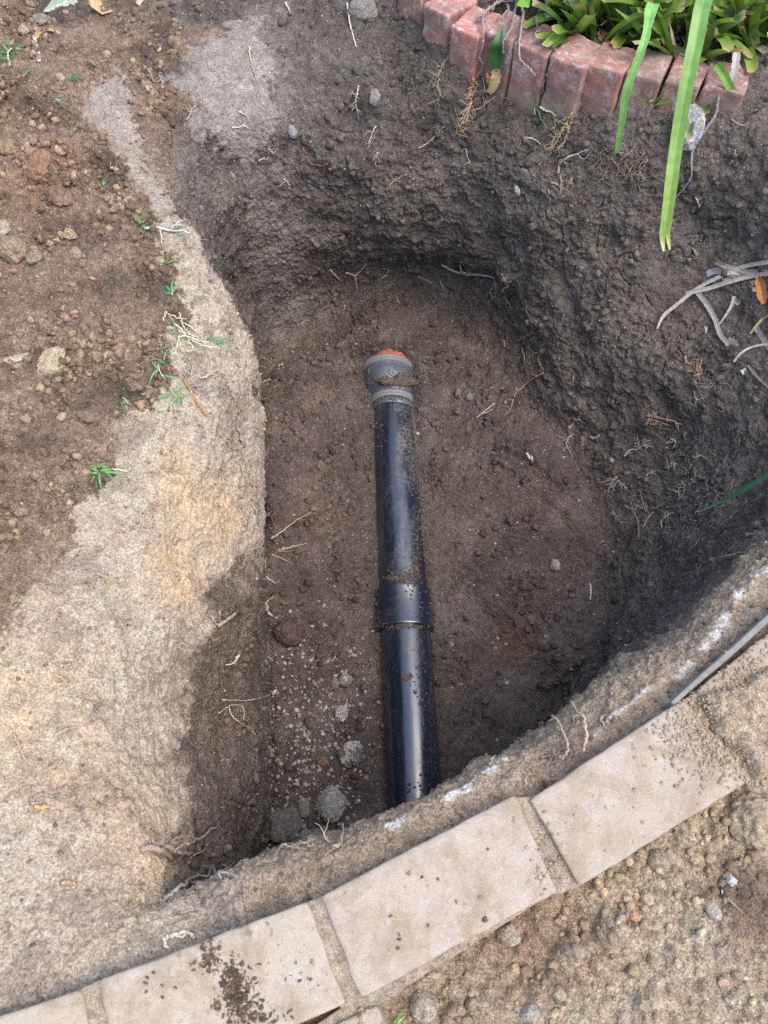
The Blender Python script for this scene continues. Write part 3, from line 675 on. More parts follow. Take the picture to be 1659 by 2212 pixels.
#MARK_DETAILS
# ------------------------------------------------------------------ stones and clods
def ico(sub):
    bm = bmesh.new(); bmesh.ops.create_icosphere(bm, subdivisions=sub, radius=1); bm.verts.index_update()
    V = np.array([v.co[:] for v in bm.verts]); F_ = np.array([[v.index for v in f.verts] for f in bm.faces]); bm.free(); return V, F_
I4 = ico(5); I1 = ico(2); I0 = ico(1)
def stone(name, px, py, rx, ry, col, lab, cat='stone', group=None, sharp=.35, flat=.7, sink=.25, col2=None, seed=0, rot=0):
    p, nrm = hit(px, py, 0); d = np.linalg.norm(p-np.array((0, 0, CAMZ))); sx, sy = rx*d/FPX*1.02, ry*d/FPX*1.08
    V = I4[0]; rs = 1+sharp*.45*fbm(V+seed*3.7, 1.1, 2, .5, seed)+.16*fbm(V+seed, 3.2, 4, .6, seed+3)
    q = V*rs[:, None]
    # a few broken facets
    r_ = np.random.default_rng(seed+5)
    for k in range(7):
        n_ = r_.normal(size=3); n_ /= np.linalg.norm(n_); lim = .72+.15*r_.random(); dd = q@n_-lim
        q = q-np.where(dd > 0, dd*.8, 0)[:, None]*n_
    q = q+V*(.03*fbm(V+seed, 9, 3, .6, seed+8))[:, None]
    c, s_ = math.cos(rot), math.sin(rot)
    q = q*np.array((sx, sy, min(sx, sy)*flat)); q = np.stack([q[:, 0]*c-q[:, 1]*s_, q[:, 0]*s_+q[:, 1]*c, q[:, 2]], 1)
    z = Vector(nrm); M = Vector((0, 0, 1)).rotation_difference(z).to_matrix(); q = q@np.array(M).T+nrm*min(sx, sy)*flat*(1-2*sink)
    cc = np.tile(np.array(col, float), (len(q), 1))
    nn = fbm(V+seed*1.3, 1.6, 4, .6, seed+20)
    if col2 is not None: t = sstep(nn, -.05, .15)[:, None]; cc = cc*(1-t)+t*np.array(col2)
    cc *= (1+.25*fbm(V, 5, 3, .6, seed+30))[:, None]
    o = mesh_np(name, q, I4[1], M_stone, True, col=cc); o.location = p; tag(o, lab, cat, group); solid_add_loc(o, q+p); return o
def solid_add_loc(o, V): pass
BRN = (.085, .064, .052); PAL = (.36, .335, .295); GRY = (.20, .19, .175); TANC = (.30, .235, .165)
STONES = [
 ('clod',617,1365,34,26,BRN,'fist sized brown earth clod at the left foot of the pit wall','clod',.4,.8,None),
 ('stone',744,1468,17,15,PAL,'pale pitted stone touching a smaller brown pebble left of the pipe','stone',.5,.8,(.25,.22,.18)),
 ('stone',723,1476,10,12,(.20,.17,.135),'small brown pebble leaning on the pale pitted stone','stone',.2,.8,None),
 ('stone',737,1541,15,17,PAL,'pale crumbly stone shaped like a cube, between the brown clod and the pipe','stone',.6,.9,None),
 ('stone',757,1628,26,24,(.13,.125,.12),'angular two toned grey and white stone beside the lower pipe','stone',.7,.8,(.38,.36,.33)),
 ('stone',716,1741,31,32,(.30,.28,.255),'largest pale grey stone on the pit floor, near the lip','stone',.45,.6,(.34,.32,.29)),
 ('stone',612,1782,44,32,(.15,.135,.115),'flat dull grey slab of stone in the near left corner of the floor','stone',.4,.35,None),
 ('stone',655,1745,13,18,(.22,.19,.16),'brownish oblong stone left of the largest pale stone','stone',.4,.6,None),
 ('stone',668,1560,16,15,(.12,.095,.08),'dark rounded lump lying left of the pale cube shaped stone','stone',.3,.7,None),
 ('stone',697,1645,12,10,(.19,.12,.08),'small rusty brown pebble in the grit left of the pipe','stone',.3,.6,None),
 ('stone',1197,1222,11,12,PAL,'pale rounded chunk on the bare floor right of the pipe','stone',.3,.9,None),
 ('stone',1231,1269,10,7,(.28,.24,.19),'small tan flat stone just below the pale rounded chunk','stone',.4,.7,None),
 ('stone',1015,859,9,8,GRY,'grey oval pebble on the floor right of the rubber connector','stone',.2,.8,None),
 ('stone',989,848,7,9,(.22,.14,.10),'little brown pebble just left of the grey oval pebble','stone',.2,.8,None),
 ('clod',112,786,25,32,(.36,.285,.19),'pale crusty clod sitting on the dark soil at far left','clod',.5,.7,None),
 ('clod',30,543,30,26,(.24,.18,.125),'big rounded clod on the loose soil close to the left edge','clod',.4,.7,None),
 ('clod',10,500,18,16,(.36,.31,.23),'pale lump cut by the left edge above the big rounded clod','clod',.4,.7,None),
 ('clod',78,558,15,17,(.22,.165,.13),'smaller clod just right of the big rounded clod','clod',.4,.7,None),
 ('clod',92,48,17,12,(.21,.185,.15),'greyish clod below the grey green leaf at top left','clod',.4,.7,None),
 ('stone',50,68,9,9,(.30,.25,.185),'round tan pebble left of the greyish clod at top left','stone',.2,.8,None),
 ('stone',131,171,9,8,(.33,.26,.18),'yellowish pebble near the small grass sprig at upper left','stone',.2,.8,None),
 ('stone',70,268,6,6,(.36,.28,.19),'tiny pale pebble on the brown soil above the reddish lump','stone',.2,.8,None),
 ('clod',95,365,36,30,(.25,.145,.09),'reddish brown crumbly lump on the loose soil','clod',.5,.5,None),
 ('clod',128,428,26,20,(.17,.115,.08),'brown clod below the reddish crumbly lump','clod',.5,.6,None),
 ('clod',20,325,18,16,(.27,.19,.125),'tan clod at the left edge level with the reddish lump','clod',.4,.7,None),
 ('clod',150,510,14,12,(.30,.22,.14),'small yellowish clod right of the big rounded clod','clod',.4,.7,None),
 ('clod',165,552,16,12,(.26,.20,.145),'low clod right of the smaller clod on the loose soil','clod',.4,.7,None),
 ('clod',190,900,20,14,(.17,.13,.095),'dark crumbly lump beside the pale bank at left','clod',.5,.6,None),
 ('clod',135,903,9,11,(.38,.30,.20),'yellow tan crumb standing left of the dark crumbly lump','clod',.3,.8,None),
 ('stone',1490,273,30,34,(.24,.24,.235),'white patched rounded stone bedded under the brick edging','stone',.3,.5,(.42,.42,.41)),
 ('stone',1132,371,11,8,(.22,.20,.17),'tan pebble stuck in the far wall below the bricks','stone',.3,.7,None),
 ('stone',1118,411,6,10,(.40,.38,.34),'upright white chip in the far wall','stone',.4,.6,None),
 ('stone',632,284,10,12,(.22,.22,.22),'bluish grey pebble in the wall of the pit at upper left','stone',.3,.5,None),
 ('stone',810,211,11,13,(.25,.22,.19),'pale knob of stone high in the far wall','stone',.4,.7,None),
 ('clod',785,22,28,20,(.19,.175,.155),'grey clod at the top of the far wall left of the bricks','clod',.5,.7,None),
 ('stone',1580,1903,9,9,(.46,.45,.42),'white pebble in the soil at lower right','stone',.4,.9,None),
 ('stone',1145,2187,18,12,(.30,.27,.23),'greyish flat stone in the soil near the bottom edge','stone',.4,.6,None),
 ('stone',1541,1967,13,15,(.36,.32,.27),'pale oval stone in the soil left of the white pebble','stone',.3,.7,None),
 ('clod',1370,1981,12,9,(.42,.25,.13),'orange clod in the soil below the crumb strewn paver','clod',.3,.8,None),
 ('clod',914,2172,26,24,(.30,.255,.20),'rounded pale clod just off the lower paver course','clod',.3,.6,None),
 ('clod',1420,1862,24,20,(.26,.21,.15),'brown clod resting against the paver edge at right','clod',.4,.6,None),
 ('clod',1634,1776,44,48,(.29,.235,.16),'large crusted block of soil at the right edge beside the paver corner','clod',.6,.6,None),
 ('clod',1110,2094,10,9,(.40,.30,.19),'small ochre lump in the soil right of the rounded pale clod','clod',.3,.8,None),
 ('clod',1100,2022,22,18,(.27,.225,.17),'clod lying in the shade of the middle paver edge','clod',.4,.6,None),
 ('clod',1530,1560,14,8,(.36,.24,.15),'orange tinted flake on the earth spilled over the paver','clod',.5,.4,None),
 ('clod',1395,1940,14,12,(.34,.28,.2),'tan clod by the corner of the crumb strewn paver','clod',.4,.7,None),
]
for k, (nm, px, py, rx, ry, c, lab, cat, sh_, fl, c2) in enumerate(STONES):
    stone(nm, px, py, rx, ry, c, lab, cat, None, sh_, fl, .3, c2, seed=40+k*7, rot=random.uniform(-.4, .4))
stone('mud_lump', 878,1463,10,7,(.14,.095,.07),'flattened mud lump stuck on the lower pipe','mud', None, .6, .35, .35, None, 777)
stone('mud_band', 862,824,46,9,(.106,.085,.071),'band of damp soil lying across the rubber connector','mud', None, .75, .28, .46, None, 793, .1)

# ------------------------------------------------------------------ loose crumbs and grit (beyond counting)
def scatter(name, pts, nrm, size, colr, mat, base, lab, cat, flat=(.5, .9), seed=0):
    r_ = np.random.default_rng(seed); n = len(pts); V0, F0 = base; k = len(V0)
    ax_ = r_.normal(size=(n, 3)); ax_ /= np.linalg.norm(ax_, axis=1)[:, None]; an = r_.random(n)*6.28
    K = np.zeros((n, 3, 3)); K[:, 0, 1] = -ax_[:, 2]; K[:, 0, 2] = ax_[:, 1]; K[:, 1, 0] = ax_[:, 2]; K[:, 1, 2] = -ax_[:, 0]; K[:, 2, 0] = -ax_[:, 1]; K[:, 2, 1] = ax_[:, 0]
    Rm = np.eye(3)+np.sin(an)[:, None, None]*K+(1-np.cos(an))[:, None, None]*(K@K)
    sc_ = np.stack([np.ones(n), r_.uniform(.6, 1, n), r_.uniform(*flat, n)], 1)*size[:, None]
    V = V0[None]*(1+r_.uniform(-.30, .30, (n, k, 1)))*sc_[:, None, :]
    V = np.einsum('nij,nkj->nki', Rm, V)+(pts+nrm*size[:, None]*.12)[:, None, :]
    Fq = (F0[None]+(np.arange(n)*k)[:, None, None]).reshape(-1, 3)
    C = np.repeat(colr, k, axis=0)
    o = mesh_np(name, V.reshape(-1, 3), Fq, mat, True, col=np.clip(C, .01, .9)); return tag(o, lab, cat, kind='stuff')
area = np.linalg.norm(np.cross(np.roll(PG, -1, 0)-PG, np.gradient(PG, axis=1)), axis=2).ravel()
vis = (RP > .5) & (RP < 8.95)
def pick(wt, n, seed):
    r_ = np.random.default_rng(seed); w_ = np.where(vis, area*np.maximum(wt, 0), 0); w_ = np.cumsum(w_); i = np.searchsorted(w_, r_.random(n)*w_[-1])
    i = np.clip(i, 0, len(P)-1); return i
def sizes(n, a, b, pw, seed): u = np.random.default_rng(seed).random(n); return a+(b-a)*u**pw
def cvar(c, n, v, seed):
    r_ = np.random.default_rng(seed); return np.array(c)*(1+r_.uniform(-v, v, (n, 1)))*(1+r_.uniform(-.06, .06, (n, 3)))
clump = np.clip(.35+1.2*xf+.5*wob, .05, 1.6)
n = 30000; i = pick(loose*clump*(P[:, 1] < 1.9), n, 1); tz = (np.random.default_rng(99).random(n) < .22)[:, None]; scatter('soil_crumbs', P[i], NV[i], sizes(n, .0008, .0090, 4.6, 2), np.where(tz, cvar((.31, .235, .155), n, .3, 98), col[i][:, :3]*cvar((1.15, 1.12, 1.08), n, .35, 3)), M_crumb, I1, 'loose brown soil crumbs strewn over the ground left of the pit', 'soil crumbs', seed=4)
n = 12000; i = pick(floor_*clump*(.2+.8*rough_)+.25*wall*clump, n, 5); scatter('soil_crumbs', P[i], NV[i], sizes(n, .001, .011, 4.0, 6), col[i][:, :3]*cvar((1.1, 1.08, 1.06), n, .3, 7), M_crumb, I1, 'dark crumbs of earth fallen on the pit floor', 'soil crumbs', seed=8)
lowleft = np.exp(-(((P[:, 0]+.17)/.12)**2+((P[:, 1]-.27)/.22)**2))
n = 2600; i = pick(floor_*(lowleft+.02), n, 9); scatter('pale_grit', P[i], NV[i], sizes(n, .0008, .0062, 4.5, 10), cvar((.34, .31, .27), n, .25, 11), M_stone, I1, 'pale grit and little stones scattered in the near left of the floor', 'grit', seed=12)
n = 15000; i = pick(floor_*.9+wall*.9+loose*.6+tan*.5+sh*.5+nearz*.4, n, 13); scatter('pale_grit', P[i], NV[i], sizes(n, .0005, .0024, 3.5, 14), cvar((.42, .38, .32), n, .3, 15), M_stone, I0, 'tiny pale mineral specks dotted all over the dug earth', 'grit', seed=16)
n = 20000; i = pick(tan*(.35+.65*clump)+nearz*.8, n, 17); scatter('soil_crumbs', P[i], NV[i], sizes(n, .0006, .0036, 3, 18), col[i][:, :3]*cvar((1, .98, .96), n, .45, 19), M_crumb, I1, 'small pale crumbs on the dry bank and near lip', 'soil crumbs', seed=20)
pp = []; pnn = []
for (px, py, sx_, sy_, m_) in [(868,1246,17,5,420),(850,824,34,6,800),(885,812,22,10,420),(893,1240,8,22,160),(900,1180,5,50,160),(822,900,5,40,90),(878,1462,5,3,60),(905,1450,9,40,90),(860,860,30,4,200),(912,1380,7,60,80),(880,1353,34,2.5,160),(900,1120,9,60,120),(905,1700,20,14,60)]:
    for _ in range(m_):
        q, nq = hit(random.gauss(px, sx_), random.gauss(py, sy_), 0)
        if q[2] < -.55: pp.append(q); pnn.append(nq)
for _ in range(1800):      # soil heaped against both sides of the barrel
    y_ = random.uniform(.16, 1.30); sg = random.choice((-1, 1)); x_ = axis_x(y_)+sg*(.060+abs(random.gauss(0, .010)))
    h_ = BV.ray_cast(Vector((x_, y_, -.5)), Vector((0, 0, -1)))
    if h_[0]: pp.append(np.array(h_[0])); pnn.append(np.array(h_[1] if h_[1].z > 0 else -h_[1]))
pp = np.array(pp); pnn = np.array(pnn); n = len(pp)
scatter('soil_crumbs', pp, pnn, sizes(n, .0006, .0042, 2.6, 64), cvar((.118, .092, .074), n, .3, 65), M_crumb, I1, 'damp soil crumbs stuck on the pipe and heaped along its sides', 'soil crumbs', flat=(.3, .8), seed=66)
# lumps of the trodden soil at lower right and what is spilled on the pavers
r_ = np.random.default_rng(33)
def drop(xy):
    out = []; nn = []; ok = []
    for q in xy:
        h = BV.ray_cast(Vector((q[0], q[1], .3)), Vector((0, 0, -1)))
        if h[0] is None: ok.append(False); continue
        ok.append(True); out.append(h[0][:]); nn.append((h[1] if h[1].z > 0 else -h[1])[:])
    return np.array(out), np.array(nn), np.array(ok)
xy = np.stack([r_.uniform(-.05, .62, 9000), r_.uniform(-.22, .55, 9000)], 1); xy = xy[side(xy[:, 0], xy[:, 1]) > .002]
pts, nn, ok = drop(xy); n = len(pts); xf3 = fbm(pts*np.array((1, 1, 0)), 9, 2, .5, 83); kk = r_.random(n) < np.clip(.45+1.3*xf3, .12, 1); pts, nn = pts[kk], nn[kk]; n = len(pts)
cidx = np.clip(((pts[:, 0]+.14)/1.29*619).astype(int), 0, 619)*560+np.clip(((pts[:, 1]+.42)/1.17*559).astype(int), 0, 559)
scatter('soil_crumbs', pts, nn, sizes(n, .0010, .0090, 4, 34), cb[cidx]*cvar((1.12, 1.1, 1.05), n, .25, 35), M_crumb, I1, 'crumbly pale brown soil lumps beside the pavers', 'soil crumbs', seed=36)
sp_ = []
for (px, py, sx_, sy_, m_) in [(1570,1560,55,60,2600),(1480,1590,45,40,500),(1640,1450,60,60,1200),(1330,1760,120,60,60),(960,1930,150,80,25),(500,2110,150,60,40),(1180,1860,20,50,160),(1600,1640,40,40,200)]:
    for _ in range(m_):
        sp_.append(at(random.gauss(px, sx_), random.gauss(py, sy_))[:2])
sp_ = np.array(sp_); pts, nn, ok = drop(sp_); k_ = (pts[:, 2] > -.02) & (pts[:, 2] < .0048); pts, nn = pts[k_], nn[k_]; n = len(pts)
scatter('soil_crumbs', pts, nn, sizes(n, .0005, .0032, 3.5, 44), cvar((.36, .29, .205), n, .2, 45), M_crumb, I1, 'light soil crumbs spilled on top of the pavers', 'soil crumbs', seed=46)
mu = []
for (px, py, sx_, sy_, m_) in [(455,2058,9,18,130),(442,2085,14,12,60),(498,2120,16,26,300),(530,2165,20,26,300),(512,2140,10,30,260),(560,2200,30,16,160),(478,2170,14,10,60),(340,2135,20,14,16),(650,2115,30,12,30),(600,2060,40,30,20),(1010,1950,80,60,12),(870,2020,30,20,10)]:
    for _ in range(m_): mu.append(at(random.gauss(px, sx_), random.gauss(py, sy_))[:2])
pts, nn, ok = drop(np.array(mu)); k_ = pts[:, 2] > -.02; pts, nn = pts[k_], nn[k_]; n = len(pts)
scatter('mud_specks', pts-nn*.0003, nn, sizes(n, .0005, .0036, 2.6, 54), cvar((.12, .09, .065), n, .25, 55), M_crumb, I1, 'dark mud smeared and specked over the stained paver', 'mud', flat=(.12, .25), seed=56)
rebuild()

# ------------------------------------------------------------------ roots and twigs
PALE = (.40, .33, .25); BONE = (.52, .47, .38); BROWN = (.20, .125, .08); DARKR = (.13, .10, .08); WHT = (.62, .58, .50)
def pline(pxs, lift=.003, n=8, wig=.0012, arch=0, free=None):
    """pixels -> a curve lying on the surface (free: heights where it leaves it)"""
    Q = []
    for k, p in enumerate(pxs):
        if len(p) == 3: Q.append(at(*p)); continue
        q, nr_ = hit(p[0], p[1], lift); Q.append(q+nr_*arch*math.sin(math.pi*k/max(1, len(pxs)-1)))
    Q = np.array(Q)
    # a jump in distance between neighbours means the ray slid past an edge: keep it near
    C = cr(Q, n) if len(Q) > 2 else np.array([Q[0]+(Q[1]-Q[0])*t for t in np.linspace(0, 1, n*2)])
    C = C+np.random.default_rng(int(abs(pxs[0][0]*7+pxs[0][1]))).normal(0, wig, C.shape)*np.array((1, 1, .6))
    return C
def pxr(wpx, p): return .5*wpx*np.linalg.norm(p-np.array((0, 0, CAMZ)))/FPX
def root(name, lab, lines, col_=PALE, cat='root', group=None, wig=.0009, arch=.002, knob=.06, taper=.35, col2=None, branch=0, bl=14):
    objs = []
    for ln_ in lines:
        mb = MB(); wd = ln_[0]; pts = ln_[1:]
        C = pline(pts, .0022, wig=wig, arch=arch); r0_ = pxr(wd, C[0]); tube(mb, C, r0_, r0_*taper, np.array(col_)*random.uniform(.85, 1.15), 6, .1, col2, knob)
        for _ in range(branch):
            j = random.randrange(1, len(C)-1); d = C[min(j+1, len(C)-1)]-C[j-1]; d /= np.linalg.norm(d)+1e-9
            q = [C[j]]; dd = d+np.random.normal(0, .8, 3); dd /= np.linalg.norm(dd)
            for s in range(random.randint(4, 9)):
                dd = dd+np.random.normal(0, .35, 3); dd /= np.linalg.norm(dd); q.append(q[-1]+dd*.0035*bl/14)
            tube(mb, q, r0_*.5, r0_*.18, np.array(col_)*random.uniform(.8, 1.15), 4, .1)
        objs.append((mb, C[0]))
    if len(objs) == 1:
        o = objs[0][0].build(name, M_root); return tag(o, lab, cat, group)
    E = empty(name+'_cluster', objs[0][1], lab, cat, group)
    for mb, _ in objs: child(mb.build({'root': 'strand', 'branch': 'broken_end', 'wood_chip': 'splinter'}.get(name, 'strand'), M_root), E)
    return E
np.random.seed(5)
root('twig','long reddish stick leaning on the left wall above the pit floor',[(6,(552,1045),(572,1090),(592,1132),(612,1176))],(.20,.11,.075),'twig',arch=.006,taper=.7,branch=1)
root('root','thin forked root reaching right from the foot of the leaning stick',[(4,(585,1163),(605,1148),(640,1125),(675,1106)),(2.5,(612,1150),(625,1156))],PALE,arch=.008)
root('wood_chip','splintered pale wood sliver below the leaning stick',[(9,(600,1190),(625,1184),(662,1174)),(3,(590,1183),(610,1192),(655,1186))],(.27,.22,.18),'wood chip',taper=.25)
root('root','small curved root under the splintered wood sliver',[(3.5,(587,1198),(605,1205),(630,1220)),(2,(577,1205),(575,1230),(583,1245))],PALE)
root('root','pale root poking from the wall below the small curved root',[(5,(552,1250),(580,1252),(602,1256)),(2.5,(575,1246),(597,1262)),(2,(560,1272),(580,1280))],BONE)
root('root','crooked root above the brown earth clod',[(4.5,(590,1288),(577,1304),(558,1318),(525,1341)),],(.30,.25,.19),taper=.5,arch=.004)
root('root','thick pale stub of root touching the brown earth clod',[(9,(573,1306),(580,1322),(597,1334)),(2,(570,1306),(568,1328))],(.34,.30,.24),taper=.6)
root('wood_chip','pale wood chip stuck in the bank left of the brown clod',[(9,(467,1352),(486,1338),(507,1323)),(5,(454,1331),(460,1342),(471,1357)),(5,(472,1320),(473,1345))],(.36,.30,.24),'wood chip',taper=.8)
root('root','short bone coloured root on the lower left wall',[(7,(512,1415),(502,1428),(485,1436))],BONE,taper=.3)
root('root','long thread of root crossing the left wall toward the pit floor',[(3,(480,1511),(520,1512),(550,1512),(575,1504),(597,1494)),(7,(590,1499),(597,1492))],BONE,wig=.0005,arch=.006,taper=.8)
root('root','hair thin looped root below the long thread of root',[(2.6,(470,1541),(480,1527),(492,1523),(515,1528),(522,1540),(525,1556)),(2.6,(492,1528),(495,1545),(506,1560),(530,1576),(550,1588))],BONE,wig=.0004,arch=.006,taper=.7)
root('branch','stout broken branch ends in the near left corner of the pit',[(13,(305,1831),(335,1845),(371,1853)),(10,(320,1816),(350,1832),(385,1839),(413,1841)),(4,(360,1827),(378,1817),(400,1810)),(6,(402,1823),(428,1806),(458,1786)),(3,(415,1850),(430,1832),(452,1818)),(3,(305,1788),(318,1800),(345,1806))],(.30,.225,.185),'branch',arch=.008,taper=.75,branch=1)
root('root','wavy grey root bridging the near left corner by the pavers',[(7,(347,1951),(370,1940),(395,1926),(415,1905),(435,1888),(450,1886),(465,1894),(480,1893),(498,1897),(515,1893)),(5,(474,1888),(472,1876),(478,1868))],(.34,.30,.26),arch=.01,taper=.55)
root('twig','dry stalk lying on the pale bank at lower left',[(4.5,(30,1586),(40,1612),(58,1640),(78,1661))],(.46,.36,.25),'twig',taper=.5)
root('root','grey knotted root near the top of the lower left bank',[(5,(170,1506),(190,1512),(205,1526),(214,1545),(228,1561)),(4,(205,1530),(198,1550),(192,1566)),(3,(205,1520),(222,1516))],(.27,.23,.20),branch=2)
root('wood_chip','orange bark flake at the lower left',[(8,(78,1743),(92,1745),(106,1742))],(.52,.30,.13),'wood chip',taper=.7)
root('wood_chip','tan bark strip on the bank below the orange flake',[(9,(130,1908),(148,1905),(166,1909))],(.40,.27,.18),'wood chip',taper=.6)
root('wood_chip','grey bark strip above the orange flake',[(9,(68,1728),(90,1718),(115,1724)),(6,(70,1736),(100,1733))],(.27,.22,.19),'wood chip',taper=.5)
root('root','faint root crossing the pale bank at left edge',[(4,(0,1685),(20,1680),(40,1688)),(3,(10,1645),(25,1640),(36,1628))],(.42,.35,.25))
root('root','little roots bunched on the pale bank low at left',[(6,(120,1590),(145,1578),(170,1572)),(5,(95,1592),(110,1566),(125,1545))],(.38,.30,.22),branch=2)
root('straw','white curled dry stem lying on the mud stained paver',[(8,(360,2026),(380,2019),(402,2020),(421,2026)),(6,(362,2024),(360,2040),(370,2056)),(5,(374,2020),(390,2030),(402,2022))],(.66,.60,.46),'dry stem',taper=.7,arch=.004)
root('root','cluster of yellow rootlets on the near lip left of the pipe',[(4,(607,1830),(625,1833),(645,1836)),(4,(615,1824),(622,1836)),(3,(650,1822),(668,1828),(680,1829)),(4,(708,1812),(710,1824)),(5,(722,1828),(733,1832),(735,1822)),(3,(560,1858),(555,1872))],(.50,.42,.28),branch=2)
root('root','two crooked rootlets standing up from the near lip at right',[(5.5,(1216,1640),(1221,1606),(1212,1580),(1203,1565),(1190,1551)),(7,(1258,1624),(1262,1596),(1258,1565),(1250,1556),(1240,1556)),(4,(1250,1558),(1243,1570)),(3,(1163,1562),(1172,1582))],(.42,.33,.24),arch=.014,branch=2)
root('root','grey mat of fine roots under the two crooked rootlets',[(3,(1180,1655),(1190,1640),(1187,1620)),(3,(1195,1650),(1205,1632),(1199,1612)),(3,(1225,1642),(1232,1625),(1228,1606)),(3,(1240,1640),(1243,1620),(1238,1600)),(3,(1250,1632),(1270,1620),(1290,1610)),(2.5,(1170,1640),(1210,1628),(1250,1618)),(2.5,(1175,1650),(1225,1640),(1275,1612)),(3,(1215,1600),(1220,1630),(1226,1655))],(.24,.20,.18),branch=7)
root('root','fine rootlet standing on the lip above the pipe end',[(4,(1060,1655),(1068,1642),(1074,1636)),(3,(1135,1700),(1138,1680),(1132,1665))],(.45,.36,.22))
# bank, left of the pit
root('twig','thin ginger twig on the pale bank beside the green sprig',[(5,(397,819),(412,842),(424,872),(436,888),(447,901))],(.34,.19,.075),'twig',taper=.8,wig=.0006)
root('root','grey curved root on the rounded edge of the bank',[(7,(509,923),(517,938),(520,952),(528,966))],(.30,.26,.235),taper=.6)
root('root','net of thin grey roots hanging down the rounded bank',[(3.5,(440,848),(460,840),(474,838),(486,850),(503,861),(500,890),(499,918),(501,946)),(3,(503,861),(520,850),(535,852)),(3,(474,838),(476,850),(466,855),(448,862)),(3.5,(501,946),(490,950),(498,966),(515,973),(522,990),(527,1005)),(2.5,(486,946),(500,956),(516,963)),(3,(511,870),(513,895),(500,925))],(.30,.25,.20),branch=8)
root('root','whitish root lying on the bank near the net of thin roots',[(4,(430,817),(448,814),(459,806),(462,798)),(3,(415,828),(412,812),(418,795),(424,780))],(.45,.38,.29),branch=3)
root('root','long fringe of rootlets hugging the rim contour of the bank',[(3.2,(515,1000),(524,1020),(532,1042),(540,1065)),(3,(540,1062),(552,1040),(562,1025)),(3,(541,1085),(552,1110),(556,1130),(565,1165),(560,1182)),(3.4,(560,1170),(545,1185),(532,1192),(525,1212),(520,1228)),(2.8,(530,1040),(548,1048),(556,1056))],(.38,.30,.21),branch=12)
root('root','matted roots on the middle of the tan bank',[(3,(290,1093),(302,1104),(312,1112),(322,1116)),(3,(325,1100),(335,1092),(322,1085)),(3,(318,1020),(330,1016),(345,1022)),(3,(362,1022),(378,1018),(392,1024)),(3.5,(210,1240),(225,1250),(240,1262),(262,1246)),(3,(218,1252),(232,1275),(222,1285)),(3,(245,1158),(256,1165),(264,1174))],(.42,.33,.22),branch=8)
root('root','tuft of curly roots low on the tan bank',[(3,(205,1340),(218,1328),(232,1322),(246,1316)),(3.5,(240,1322),(256,1330),(268,1342)),(3,(228,1300),(240,1310),(262,1296)),(4.5,(130,1440),(146,1434),(160,1429)),(3.5,(115,1455),(135,1470),(152,1482))],(.44,.35,.24),branch=6)
root('root','short rootlets sticking out over the dark pit from the bank',[(3,(562,772),(576,776),(590,790)),(3,(566,826),(580,822),(590,814)),(4,(566,864),(578,862)),(3,(560,790),(572,796))],(.34,.29,.24),taper=.4)
root('wood_chip','orange splinter poking out of the bank edge',[(6,(568,928),(576,929),(583,928))],(.45,.25,.14),'wood chip',taper=.6)
# upper left wall
root('root','white root hanging over the top of the far wall',[(3.5,(749,8),(754,30),(756,55),(762,80),(768,103))],BONE,wig=.0006,taper=.7)
root('root','pale vertical root high in the upper left wall',[(4,(539,103),(540,122),(545,145)),(2.5,(545,145),(552,165),(560,190))],(.40,.34,.26))
root('root','short curled root at the top of the picture left of centre',[(4,(617,8),(621,18),(626,27))],BONE)
root('root','forked rootlets on the grey shoulder of the wall',[(3.5,(404,262),(410,245),(418,230),(430,212)),(3,(410,245),(402,234)),(3,(418,232),(432,226)),(3,(320,215),(323,232),(320,250)),(3,(345,165),(350,180),(348,195)),(3,(320,150),(328,170),(332,180))],(.32,.26,.20),branch=7)
root('twig','small brown stub in the dark soil beside the grey shoulder',[(6,(345,140),(345,150),(346,160))],(.30,.19,.12),'twig',taper=.9)
root('root','thin red brown rootlet on the upper left wall',[(2.6,(650,350),(662,340),(672,352),(690,355),(709,354)),(2.4,(655,320),(662,335))],(.26,.15,.10),branch=3)
root('root','white hooked rootlets in the upper left wall',[(3,(500,275),(515,275),(530,273),(542,287)),(3,(515,244),(530,250),(540,265)),(2.5,(578,322),(590,330)),(3,(560,345),(570,338)),(2.5,(610,385),(620,395),(625,410))],BONE,branch=2)
root('root','knotted hairy root dangling from the far wall',[(3.5,(775,185),(772,205),(770,222),(774,240),(776,260)),(2.5,(770,222),(766,235)),(2.5,(812,272),(804,290),(800,310),(795,322)),(3,(815,330),(812,345))],(.42,.36,.29),branch=7)
root('root','pair of pale roots in the shadowed undercut, left of the middle',[(5,(714,581),(724,594),(735,606)),(4.5,(748,588),(765,594),(772,588),(782,578),(792,566)),(3,(767,592),(768,604),(773,625)),(4,(825,600),(835,592),(838,582))],(.46,.40,.33))
root('root','grey forked root lying across the dark undercut',[(6,(954,570),(975,578),(994,584),(1012,587),(1029,588),(1050,592),(1069,600)),(4,(994,570),(1003,582),(1016,587))],(.46,.43,.40),taper=.5,arch=.006)
root('root','thready roots on the rim of the undercut right of the forked root',[(3,(1069,600),(1075,620),(1070,640)),(3,(1085,590),(1098,610),(1092,630)),(3,(1075,610),(1060,630),(1080,650)),(2.6,(1090,640),(1105,660),(1100,680))],(.36,.30,.24),branch=10)
root('root','scattered short roots along the shadowed wall foot',[(3,(745,660),(742,672)),(3,(740,655),(748,648)),(3,(650,702),(660,690),(668,694)),(3,(860,655),(855,640)),(3,(900,595),(910,600),(935,612)),(3,(950,605),(956,620),(958,632)),(3,(1088,735),(1092,745),(1085,760)),(3.5,(1118,737),(1135,730),(1150,718))],(.36,.31,.25),branch=2)
